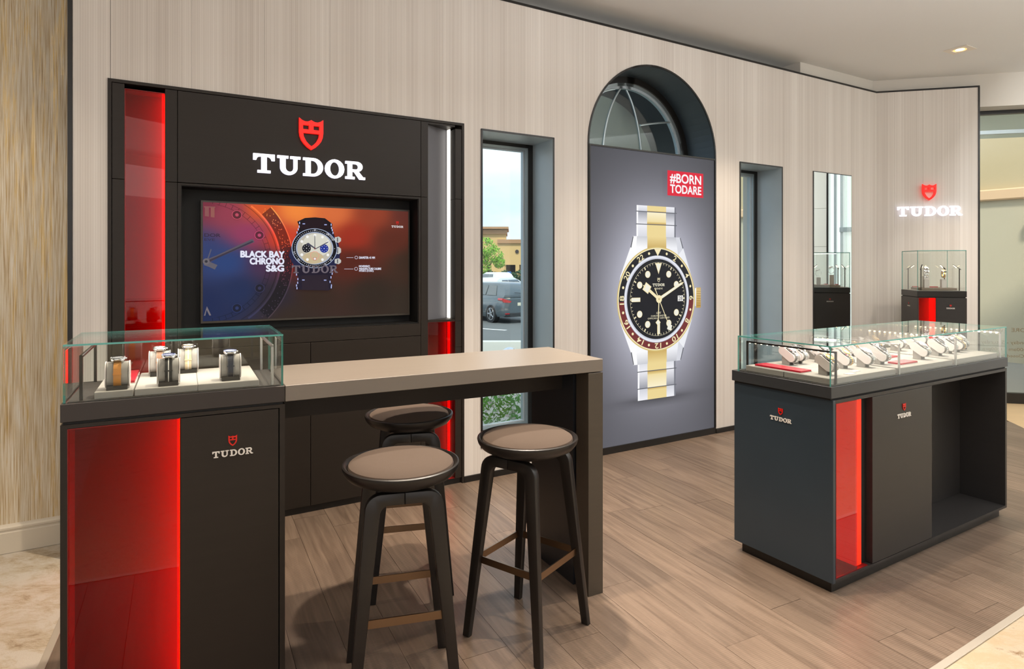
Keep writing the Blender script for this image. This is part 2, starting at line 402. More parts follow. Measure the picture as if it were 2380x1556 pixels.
def woodfloor():
    m = bpy.data.materials.new('sawn oak plank'); m.use_nodes = True; n = m.node_tree.nodes; K = m.node_tree.links; p = n['Principled BSDF']
    t = n.new('ShaderNodeTexCoord'); oi = n.new('ShaderNodeObjectInfo')
    ad = n.new('ShaderNodeVectorMath'); ad.operation = 'MULTIPLY_ADD'; cmb = n.new('ShaderNodeCombineXYZ')
    k = n.new('ShaderNodeMath'); k.operation = 'MULTIPLY'; k.inputs[1].default_value = 37.0; K.new(oi.outputs['Random'], k.inputs[0]); K.new(k.outputs[0], cmb.inputs[2]); K.new(k.outputs[0], cmb.inputs[0])
    ad.inputs[1].default_value = (1, 1, 1); K.new(t.outputs['Object'], ad.inputs[0]); K.new(cmb.outputs[0], ad.inputs[2])
    a = n.new('ShaderNodeMapping'); a.inputs['Scale'].default_value = (2.6, 38, 1); q = n.new('ShaderNodeTexNoise'); q.inputs['Scale'].default_value = 1; q.inputs['Detail'].default_value = 7; q.inputs['Distortion'].default_value = .8
    K.new(ad.outputs[0], a.inputs[0]); K.new(a.outputs[0], q.inputs['Vector'])
    r = n.new('ShaderNodeValToRGB'); e = r.color_ramp.elements
    e[0].position = .25; e[0].color = lin((100, 83, 70)) + (1,); e[1].position = .75; e[1].color = lin((138, 119, 103)) + (1,)
    K.new(q.outputs['Fac'], r.inputs[0])
    hs = n.new('ShaderNodeHueSaturation'); mr = n.new('ShaderNodeMapRange'); mr.inputs['To Min'].default_value = .82; mr.inputs['To Max'].default_value = 1.1
    K.new(oi.outputs['Random'], mr.inputs['Value']); K.new(mr.outputs[0], hs.inputs['Value']); K.new(r.outputs[0], hs.inputs['Color'])
    # fine saw marks running across each plank
    sx = n.new('ShaderNodeSeparateXYZ'); K.new(t.outputs['Object'], sx.inputs[0])
    w = n.new('ShaderNodeMath'); w.operation = 'MULTIPLY'; w.inputs[1].default_value = 2 * pi / .009; K.new(sx.outputs['X'], w.inputs[0])
    sn = n.new('ShaderNodeMath'); sn.operation = 'SINE'; K.new(w.outputs[0], sn.inputs[0])
    q2 = n.new('ShaderNodeTexNoise'); q2.inputs['Scale'].default_value = 5; K.new(t.outputs['Object'], q2.inputs['Vector'])
    sm = n.new('ShaderNodeMath'); sm.operation = 'MULTIPLY'; K.new(sn.outputs[0], sm.inputs[0]); K.new(q2.outputs['Fac'], sm.inputs[1])
    sc = n.new('ShaderNodeMath'); sc.operation = 'MULTIPLY_ADD'; sc.inputs[1].default_value = .13; sc.inputs[2].default_value = 1.0; K.new(sm.outputs[0], sc.inputs[0])
    vm = n.new('ShaderNodeVectorMath'); vm.operation = 'SCALE'; K.new(hs.outputs[0], vm.inputs[0]); K.new(sc.outputs[0], vm.inputs['Scale'])
    K.new(vm.outputs[0], p.inputs['Base Color']); p.inputs['Roughness'].default_value = .36; p.inputs['Specular IOR Level'].default_value = .45
    bp = n.new('ShaderNodeBump'); bp.inputs['Strength'].default_value = .5; bp.inputs['Distance'].default_value = .0006
    K.new(sm.outputs[0], bp.inputs['Height']); K.new(bp.outputs[0], p.inputs['Normal'])
    return m
def carpetmat(k=(1, 1, 1)):
    m = bpy.data.materials.new('mottled cream carpet'); m.use_nodes = True; n = m.node_tree.nodes; K = m.node_tree.links; p = n['Principled BSDF']
    t = n.new('ShaderNodeTexCoord'); a = n.new('ShaderNodeMapping'); a.inputs['Scale'].default_value = (3.2, 5.5, 1); a.inputs['Rotation'].default_value = (0, 0, radians(35))
    q = n.new('ShaderNodeTexNoise'); q.inputs['Scale'].default_value = 1.6; q.inputs['Detail'].default_value = 9; q.inputs['Roughness'].default_value = .78; q.inputs['Distortion'].default_value = .4
    K.new(t.outputs['Object'], a.inputs[0]); K.new(a.outputs[0], q.inputs['Vector'])
    r = n.new('ShaderNodeValToRGB'); e = r.color_ramp.elements
    e[0].position = .33; e[0].color = lin((150 * k[0], 128 * k[1], 102 * k[2])) + (1,); e[1].position = .56; e[1].color = lin((204 * k[0], 195 * k[1], 182 * k[2])) + (1,)
    x = e.new(.45); x.color = lin((190, 175, 152)) + (1,)
    K.new(q.outputs['Fac'], r.inputs[0]); K.new(r.outputs[0], p.inputs['Base Color']); p.inputs['Roughness'].default_value = .95
    q2 = n.new('ShaderNodeTexNoise'); q2.inputs['Scale'].default_value = 260; K.new(t.outputs['Object'], q2.inputs['Vector'])
    bp = n.new('ShaderNodeBump'); bp.inputs['Strength'].default_value = .7; bp.inputs['Distance'].default_value = .004
    K.new(q2.outputs['Fac'], bp.inputs['Height']); K.new(bp.outputs[0], p.inputs['Normal'])
    return m
M_WALL = wallpaper(); M_GOLD = goldpaper(); M_WOOD = woodfloor(); M_CARPET = carpetmat(); M_CARPETR = carpetmat((.90, .84, .74))
M_PAINT = mat('warm white paint', (214, 208, 198), .7)
M_CEIL = mat('ceiling paint', (232, 231, 228), .8)
M_BASE = mat('cream baseboard paint', (216, 204, 184), .4)
M_BLK = mat('black trim', (22, 20, 18), .35)
M_DARK = mat('espresso laminate', (42, 36, 31), .42, spec=.3, vary=((3, 3, 60), .12), bump=(900, .15))
M_DARK2 = mat('graphite laminate', (48, 46, 45), .40, spec=.35, vary=((3, 3, 60), .1), bump=(900, .15))
M_VOID = mat('black recess', (10, 9, 9), .6)
M_TOP = mat('taupe tabletop laminate', (122, 113, 103), .38, vary=((2, 40, 2), .06))
M_BAND = mat('dark plinth band', (52, 46, 43), .38)
M_REDGL = glassy('red tinted glass', (.80, .03, .025), gain=.8)
M_REDIN = mat('red lacquer lining', (120, 10, 7), .35)
M_REDLED = mat('red light strip', (255, 20, 5), .4, emit=(255, 22, 0), es=8)
M_WLED = mat('white light strip', (255, 250, 240), .4, emit=(255, 248, 235), es=1.6)
M_GLASS = glassy('clear glass', (.965, .985, .975))
M_WINGL = glassy('window glass', (.93, .97, .96))
M_EDGE = mat('green glass edge', (86, 168, 158), .08, spec=.9, emit=None)
M_SUEDE = mat('light grey suede', (160, 154, 148), .85, bump=(1500, .2))
M_SUEDED = mat('dark suede', (52, 48, 46), .8)
M_ALU = mat('brushed aluminium', (170, 182, 186), .35, metal=.8)
M_REVEAL = mat('steel blue painted metal', (176, 189, 196), .33, vary=((6, 6, 6), .06), spec=.7)
M_CHROME = mat('polished steel', (225, 225, 228), .12, metal=1)
M_STEEL = mat('brushed steel', (200, 200, 200), .3, metal=1)
M_GOLDM = mat('yellow gold', (226, 178, 84), .2, metal=1)
M_BRONZE = mat('bronze footrest', (134, 112, 90), .28, metal=1)
M_WHITE = mat('white acrylic', (226, 216, 212), .25)
M_REDVEL = mat('red lacquered booklet', (180, 12, 40), .25)
M_LET = mat('white lettering', (228, 222, 214), .4)
M_SHR = mat('red enamel shield', (214, 34, 22), .35)
M_MIRROR = mat('mirror', (235, 240, 238), .0, metal=1)
M_LETE = mat('lit white lettering', (255, 255, 255), .4, emit=(236, 236, 255), es=1.05)
M_SHRE = mat('lit red shield', (230, 20, 10), .4, emit=(255, 22, 12), es=1.0)
M_LEGW = mat('black stained ash', (27, 23, 21), .38, vary=((8, 8, 90), .25))
M_FAB = mat('brown melange wool', (88, 73, 62), .9, vary=((900, 900, 900), .35), bump=(1400, .5))
M_LEDW = mat('warm led', (255, 240, 210), .4, emit=(255, 226, 180), es=14.0)
M_INK = print_mat('printed sheet'); M_LIT = print_mat('backlit print', 1.0, .35); M_SCR = print_mat('screen image', .92, .3)
def pane(parent, dims, name='glass_pane', off=(0, 0, 0), mats=None):
    """a pane: clear on its two broad sides, green on its cut edges"""
    bm = bx(NB(), *dims); bm.faces.ensure_lookup_table()
    ar = [f.calc_area() for f in bm.faces]; big = sorted(ar)[-2]
    for f, a in zip(bm.faces, ar): f.material_index = 0 if a >= big * .999 else 1
    return obj(name, bm, mats or [M_GLASS, M_EDGE], parent, off)

# ================================================================== THE SETTING
CEIL = 3.55; WTOP = 3.40
# ---- floor: planks in a frame whose x runs along the boards
FL = Fr(0, 0, 117.2)
floor = None
planks = structure('floor', FL)
def clip(poly, n, d):                       # keep n.p >= d
    out = []
    for i in range(len(poly)):
        a, b = poly[i], poly[(i + 1) % len(poly)]
        da = n[0] * a[0] + n[1] * a[1] - d; db = n[0] * b[0] + n[1] * b[1] - d
        if da >= 0: out.append(a)
        if (da >= 0) != (db >= 0):
            t = da / (da - db); out.append((a[0] + (b[0] - a[0]) * t, a[1] + (b[1] - a[1]) * t))
    return out
def half(p, deg, side):                     # half plane left of a line through p with direction deg
    d = (cos(radians(deg)), sin(radians(deg))); n = (-d[1] * side, d[0] * side)
    return n, n[0] * p[0] + n[1] * p[1]
HP = [half((1.58, 2.326), 31.4, 1), half((-1.751, 2.326), 115.3, -1), half((4.80, 6.06), 75.0, 1),
      half(W.world(0, .03)[:2], 30.49, -1), half(R.world(0, .03)[:2], -13.56, -1)]
WOODHP = HP
def to_fl(h):
    (nx, ny), d = h
    a = (cos(FL.a), sin(FL.a)); b = (-sin(FL.a), cos(FL.a))
    return ((nx * a[0] + ny * a[1], nx * b[0] + ny * b[1]), d)
HPL = [to_fl(h) for h in HP]
PW = .19; y = -7.0; rnd = random.Random(3)
while y < 4:
    x = -4 + rnd.uniform(-1.2, 0)
    while x < 9:
        ln = rnd.choice((1.2, 1.5, 1.8, 2.1))
        poly = [(x + .0008, y + .0008), (x + ln - .0008, y + .0008), (x + ln - .0008, y + PW - .0008), (x + .0008, y + PW - .0008)]
        for h in HPL:
            poly = clip(poly, *h)
            if len(poly) < 3: break
        if len(poly) >= 3:
            ar = abs(sum(poly[i][0] * poly[(i + 1) % len(poly)][1] - poly[(i + 1) % len(poly)][0] * poly[i][1] for i in range(len(poly)))) / 2
            if ar > 1e-4:
                obj('plank', prism(NB(), poly, 'z', -.012, rnd.uniform(-.0004, .0002)), M_WOOD, planks)
        x += ln
    y += PW
INSIDE = [half(W.world(0, .45)[:2], 30.49, -1), half(R.world(0, .32)[:2], -13.56, -1)]
def inside_poly():
    q = [(-7, -5.2), (9.5, -5.2), (9.5, 9.2), (-7, 9.2)]
    for h in INSIDE: q = clip(q, *h)
    return q
floor = tag(obj('floor', prism(NB(), inside_poly(), 'z', -.12, -.012), M_VOID), kind='structure')
# carpets outside the wooden area
def poly_floor(name, poly, m, z0=-.012, z1=-.002):
    return tag(obj(name, prism(NB(), poly, 'z', z0, z1), m), kind='structure')
big = [(-7, -5), (9, -5), (9, 9.2), (-7, 9.2)]
g = clip(big, *half((1.58, 2.326), 31.4, -1)); g = clip(g, *half((-1.751, 2.326), 115.3, -1)); poly_floor('floor', g, M_CARPETR)
g = clip(big, *half((-1.751, 2.326), 115.3, 1)); g = clip(g, *half(W.world(0, .28)[:2], 30.49, -1)); poly_floor('floor', g, M_CARPET)
M_OAK = mat('pale oak floor', (214, 184, 142), .45, vary=((3, 30, 1), .12))
g = clip(big, *half((4.80, 6.06), 75.0, -1)); g = clip(g, *half((1.58, 2.326), 31.4, 1)); g = clip(g, *half(R.world(0, .30)[:2], -13.56, -1)); poly_floor('floor', g, M_OAK)
# metal strips where wood meets carpet
M_STRIP = mat('satin metal edge strip', (196, 186, 172), .35, metal=.3)
def strip_between(n_, p, deg, l0, l1, w=.028):
    fr = Fr(p[0], p[1], deg)
    r = structure(n_, fr, (0, 0, 0)); obj('edge_strip', bx(NB(), l0, l1, -w / 2, w / 2, -.002, .004, bv=.0015), M_STRIP, r)
strip_between('trim_1', (1.58, 2.326), 31.4, -4.6, 5.8)
strip_between('trim_2', (-1.751, 2.326), 115.3, -.4, 2.6)

# ---- walls made of vertical strips with openings cut out
WX0 = -2.61; WX1 = 4.654
ARX, ARR, SPR = 1.398, .714, 2.457
WIN = [(-.253, .365, .22, 2.462), (2.430, 3.040, .22, 2.457)]
def opening(x):                              # z-range of the hole at x (or None)
    for a, b, z0, z1 in WIN:
        if a < x < b: return 'w', z0, z1
    if abs(x - ARX) < ARR: return 'a', None, None
    return None
def arch_z(x): return SPR + math.sqrt(max(0, ARR ** 2 - (x - ARX) ** 2))
UNIT = (-2.458, -.387, 0, 2.483)
def columns(bm, x0, x1, y0, y1, top, gap=0.0, outer=False):
    cuts = {x0 + gap, x1 - gap}
    if not outer:
        for q in UNIT[:2]:
            if x0 < q < x1: cuts.add(q)
    for a, b, _, _ in WIN:
        for q in (a, b):
            if x0 < q < x1: cuts.add(q)
    for k in range(49):
        q = ARX - ARR * cos(pi * k / 48)
        if x0 < q < x1: cuts.add(q)
    cs = sorted(cuts)
    for a, b in zip(cs, cs[1:]):
        if b - a < 1e-6: continue
        o = opening((a + b) / 2)
        if not outer and UNIT[0] < (a + b) / 2 < UNIT[1]: bx(bm, a, b, y0, y1, UNIT[3], top)
        elif o is None: bx(bm, a, b, y0, y1, 0, top)
        elif o[0] == 'w':
            bx(bm, a, b, y0, y1, 0, o[1]); bx(bm, a, b, y0, y1, o[2], top)
        else:
            if outer: bx(bm, a, b, y0, y1, 0, SPR - .06)
            prism(bm, [(a, arch_z(a)), (b, arch_z(b)), (b, top), (a, top)], 'y', y0, y1)
wall = structure('wall_back', W)
edges = [WX0, -2.445]
while edges[-1] + .38 < WX1 - .1: edges.append(edges[-1] + .38)
edges.append(WX1)
for i, (a, b) in enumerate(zip(edges, edges[1:])):
    bm = NB(); columns(bm, a, b, 0, .012, WTOP, .0004 if i > 0 else .0015)
    obj('wall_panel', bm, M_WALL, wall)
bm = NB(); columns(bm, WX0, WX1, .0125, .268, WTOP - .004); obj('wall_core', bm, M_BLK, wall)
# black edging of the wall: top and left end
obj('top_edge', bx(NB(), WX0 - .018, WX1, -.004, .26, WTOP, WTOP + .018), M_BLK, wall)
obj('end_edge', bx(NB(), WX0 - .020, WX0, -.006, .26, 0, WTOP + .018), M_BLK, wall)
# outer wall behind it
ow = structure('wall_back_outer', W)
bm = NB(); columns(bm, WX0 - 3.2, 5.6, .272, .46, CEIL, outer=True); obj('wall_core', bm, M_PAINT, ow)
sof = structure('ceiling_bulkhead', W); obj('bulkhead', bx(NB(), 3.391, 4.74, .05, .27, WTOP + .02, CEIL), M_PAINT, sof)
# left wall with gold grasscloth
gw = structure('wall_left', W)
obj('wallpaper', bx(NB(), -6, WX0 - .02, .262, .271, 0, CEIL), M_GOLD, gw)
bb = structure('baseboard_left', W)
bm = NB()
prof = [(.262, 0), (.244, 0), (.244, .105), (.248, .110), (.248, .118), (.243, .122), (.243, .132), (.252, .140), (.262, .147)]
prism(bm, prof, 'x', -6, WX0 - .02); obj('baseboard', bm, mat('cream painted skirting', (214, 204, 186), .4), bb)
bs = structure('baseboard_back', W)
bm = NB()
for a, b in ((WX0, -2.458), (-.387, ARX - ARR), (ARX + ARR, WX1 - .01)): bx(bm, a, b, -.012, 0, 0, .042)
obj('baseboard', bm, M_BLK, bs)
# short wall at the right
rw = structure('wall_right', R)
e2 = [0.0, .18, .455, .80, .975]
for a, b in zip(e2, e2[1:]): obj('wall_panel', bx(NB(), a + .0005, b - .0005, 0, .012, 0, WTOP), M_WALL, rw)
obj('wall_core', bx(NB(), 0, .975, .0125, .28, 0, WTOP), M_BLK, rw)
obj('top_edge', bx(NB(), 0, .991, -.004, .28, WTOP, WTOP + .018), M_BLK, rw)
obj('end_edge', bx(NB(), .975, .991, -.006, .29, 0, WTOP), M_BLK, rw)
obj('baseboard', bx(NB(), .01, .975, -.012, 0, 0, .042), M_BLK, rw)
hd = structure('wall_right_upper', R)
obj('header', bx(NB(), -.02, 5.0, .05, .30, WTOP + .02, CEIL), M_PAINT, hd)
obj('header_low', bx(NB(), .995, 5.0, .05, .30, 3.20, WTOP + .02), M_PAINT, hd)
# ceiling
ce = structure('ceiling', WORLD); obj('ceiling_slab', prism(NB(), inside_poly(), 'z', CEIL, CEIL + .2), M_CEIL, ce)
# rear and side walls (closing the room behind the photographer)
wr = structure('wall_rear', WORLD)
obj('wall_plane', bx(NB(), -7, 9, -5.1, -4.9, 0, CEIL), mat('beige paint', (214, 196, 168), .7), wr)
wl = structure('wall_side', WORLD); obj('wall_plane', bx(NB(), -6.2, -6.0, -5, 3, 0, CEIL), mat('cream paint', (222, 208, 186), .7), wl)
wsr = structure('wall_stone', WORLD)
M_STONE = mat('pale stone cladding', (232, 232, 226), .5, emit=None)
zc = 0.0
while zc < CEIL - .1:
    for yy in (-5.0, -2.6, -.2, 2.2, 4.6):
        y1_ = min(yy + 2.4, 6.26)
        if y1_ > yy: obj('stone_panel', bx(NB(), 7.0, 7.06, yy + .002, y1_ - .002, zc + .002, min(zc + .60, CEIL) - .002), M_STONE, wsr)
    zc += .60
obj('wall_core', bx(NB(), 7.06, 7.2, -5, 6.26, 0, CEIL), M_BLK, wsr)
# tall side window next to the stone wall (seen in the mirror)
w3 = structure('window_3', WORLD)
bm = NB()
bx(bm, 6.98, 7.08, 6.262, 6.285, 0, 3.2)
obj('jamb', bm, M_BLK, w3)
bm = NB(); bx(bm, 7.0, 7.06, 6.36, 6.395, 0, 3.2, bv=.002); obj('mullion', bm, M_REVEAL, w3)
bm = NB(); bx(bm, 7.0, 7.06, 6.45, 6.49, 0, 3.2, bv=.002); obj('mullion', bm, M_REVEAL, w3)
bm = NB(); bx(bm, 6.9, 7.06, 6.44, 6.72, 2.02, 2.09, bv=.002); obj('transom', bm, M_REVEAL, w3)
obj('frosted_pane', bx(NB(), 7.02, 7.03, 6.285, 6.72, 0, 3.2), mat('glowing white film', (236, 242, 240), .4, emit=(236, 244, 242), es=.75), w3)  # glow added to the film so the mirror reflects a bright window

# ---- windows
def window(n_, x0, x1, z0, z1, glazed=True):
    r = structure(n_, W)
    bm = NB(); t = .012
    bx(bm, x0, x0 + t, -.004, .40, z0, z1); bx(bm, x1 - t, x1, -.004, .40, z0, z1)
    bx(bm, x0, x1, -.004, .40, z1 - t, z1); bx(bm, x0, x1, -.004, .40, z0, z0 + t)
    obj('reveal', bm, M_REVEAL, r)
    bm = NB(); e = .011
    for q in ((x0 - e * .2, x0 + e, z0, z1), (x1 - e, x1 + e * .2, z0, z1)): bx(bm, q[0], q[1], -.007, .002, q[2], q[3])
    bx(bm, x0, x1, -.007, .002, z1 - e, z1 + e * .2); bx(bm, x0, x1, -.007, .002, z0 - e * .2, z0 + e)
    obj('edge_trim', bm, M_BLK, r)
    def frame(nm, a, b, c, d, w, wt_, y0, y1, m):
        bm = NB(); bx(bm, a, a + w, y0, y1, c, d); bx(bm, b - w, b, y0, y1, c, d); bx(bm, a + w, b - w, y0, y1, d - wt_, d); bx(bm, a + w, b - w, y0, y1, c, c + wt_)
        obj(nm, bm, m, r)
    frame('outer_frame', x0 + .012, x1 - .012, z0 + .012, z1 - .012, .042, .026, .275, .35, M_BLK)
    frame('inner_frame', x0 + .054, x1 - .054, z0 + .038, z1 - .038, .024, .020, .28, .33, M_ALU)
    frame('glazing_bead', x0 + .078, x1 - .078, z0 + .058, z1 - .058, .012, .010, .295, .33, M_REVEAL)
    pane(r, (x0 + .088, x1 - .088, .310, .316, z0 + .066, z1 - .066), 'window_pane', mats=[M_WINGL, M_EDGE])
window('window_1', *WIN[0]); window('window_2', *WIN[1])
# second window has an opaque metal pier close outside
# ---- arched niche above the poster: liner, arched window with curved muntins
ar = structure('window_4', W)
def arch_path(r, n=40, drop=.0): return [(ARX + r * cos(pi * k / n), SPR + r * sin(pi * k / n)) for k in range(n + 1)]
def arch_band(nm, r0, r1, y0, y1, m, low=0.0, dx=0.0, dz=0.0):
    bm = NB(); A = arch_path(r0); B = arch_path(r1)
    A = [(A[0][0], SPR - low)] + A + [(A[-1][0], SPR - low)]; B = [(B[0][0], SPR - low)] + B + [(B[-1][0], SPR - low)]
    for i in range(len(A) - 1):
        prism(bm, [(p[0] + dx, p[1] + dz) for p in (A[i], B[i], B[i + 1], A[i + 1])], 'y', y0, y1)
    bmesh.ops.remove_doubles(bm, verts=bm.verts, dist=1e-5)
    return obj(nm, bm, m, ar, smooth=True)
arch_band('edge_trim', ARR - .012, ARR + .002, -.007, .002, M_BLK, low=2.40)
M_LINER = mat('blue black liner', (52, 62, 70), .38, spec=.6)
arch_band('reveal', ARR - .014, ARR, .002, .40, M_LINER, low=.05)
arch_band('outer_frame', ARR - .065, ARR - .012, .31, .40, M_BLK, low=.12)
arch_band('inner_frame', ARR - .090, ARR - .064, .325, .37, M_ALU, low=.12)
arch_band('glazing_bead', ARR - .112, ARR - .089, .335, .37, M_REVEAL, low=.12)
bm = NB(); pts = arch_path(ARR - .10); prism(bm, [(pts[0][0], SPR - .1)] + pts + [(pts[-1][0], SPR - .1)], 'y', .345, .350)
obj('window_pane', bm, [glassy('smoked window glass', (.72, .78, .78))], ar)
def muntin(p0, p1, p2):
    bm = NB(); q = []
    for i in range(13):
        t = i / 12; q.append(((1 - t) ** 2 * p0[0] + 2 * t * (1 - t) * p1[0] + t * t * p2[0], .340, (1 - t) ** 2 * p0[1] + 2 * t * (1 - t) * p1[1] + t * t * p2[1]))
    sweep(bm, q, [(.006, .009)] * 13, (0, 1, 0), n=8); obj('muntin', bm, M_ALU, ar)
muntin((1.10, 2.42), (1.12, 2.82), (1.30, 3.05)); muntin((1.55, 2.42), (1.52, 2.85), (1.37, 3.05)); muntin((1.53, 2.756), (1.68, 2.795), (1.93, 2.83))
muntin((.78, 2.75), (.98, 2.98), (1.24, 3.04))
# dark canopy outside the arched window, with a lighter arched bay
M_SOFF = mat('grey green render', (120, 124, 116), .8); M_CAN = mat('charcoal canopy', (44, 50, 54), .7)
cn = tag(empty('canopy', W, (1.4, 1.35, 0)), 'charcoal canopy with a lighter arched bay outside the arched window', 'canopy')
bm = NB(); bx(bm, .38, 2.3, .12, .2, 2.4, 4.2); bx(bm, .38, 2.3, -.5, .12, 4.0, 4.1); obj('fascia', bm, M_CAN, cn)
bm = NB(); prism(bm, [(.50 + .80 * cos(radians(a)), 2.55 + .78 * sin(radians(a))) for a in range(0, 98, 6)] + [(.385, 3.3), (.385, 2.3), (1.30, 2.3)], 'y', .06, .12)
obj('arched_bay', bm, M_SOFF, cn)
# ---- storefront at the far right
sf = structure('door_1', ST)
Yg = .29
bm = NB(); bx(bm, .98, 5.0, Yg - .03, Yg + .03, 3.16, 3.215); obj('head_rail', bm, M_BLK, sf)
bm = NB(); bx(bm, .98, 5.0, Yg - .02, Yg + .02, 2.945, 2.985); obj('transom_bar', bm, M_ALU, sf)
bm = NB(); bx(bm, .98, 5.0, Yg - .03, Yg + .03, 0, .112, bv=.003); obj('bottom_rail', bm, M_BLK, sf)
pane(sf, (.98, 3.2, Yg - .006, Yg + .006, .112, 3.16), mats=[glassy('door glass', (.97, .98, .965), gain=.6), M_EDGE])
pt = Print(Yg - .008); bk = (120, 104, 76)
def mt(t, px, py, h, w=None):
    x, z = ST.hit(px, py, Yg); pt.text(t, x, z, h=h, w=w, col=bk, mirror=True)
mt('STORE  HOURS', 2341, 767, .042, .50); mt('Monday - Saturday', 2338, 797, .050, .48); mt('10:00am - 6:00pm', 2338, 807 + 6, .045, .45); mt('Closed Sunday', 2337, 828, .042, .34)
pt.build('door_lettering', M_INK, sf)

# ================================================================== OUTSIDE
GZ = -.69
M_ASPH = mat('grey asphalt', (104, 106, 104), .85, vary=((.8, .8, 1), .12), bump=(60, .4)); M_CONC = mat('pale concrete paving', (176, 174, 162), .8, vary=((1, 1, 1), .1))
M_CURB = mat('light curb stone', (206, 206, 198), .7); M_PLINE = mat('white parking paint', (235, 235, 232), .7)
tag(obj('parking_lot', bx(NB(), -60, 60, 13.0, 140, GZ - .1, GZ), M_ASPH), kind='structure')
tag(obj('sidewalk', bx(NB(), -9, 14, 5.2, 12.7, -.2, -.05), M_CONC), kind='structure')
tag(obj('curb', bx(NB(), -9, 14, 12.7, 12.95, -.75, -.045, bv=.01), M_CURB), kind='structure')
pl = tag(empty('parking_lines', WORLD, (0, 22, GZ)), 'white painted parking lines on the asphalt behind the grey car', 'road marking')
for x0, y0, x1, y1 in ((-2.3, 22.6, -.2, 21.2), (.5, 23.0, 3.4, 22.8), (-3.5, 29, -1.2, 28.3)):
    d = Vector((x1 - x0, y1 - y0)).normalized(); nn = (-d.y * .07, d.x * .07)
    obj('painted_line', prism(NB(), [(x0 + nn[0], y0 + nn[1] - 22), (x1 + nn[0], y1 + nn[1] - 22), (x1 - nn[0], y1 - nn[1] - 22), (x0 - nn[0], y0 - nn[1] - 22)], 'z', 0, .004), M_PLINE, pl)

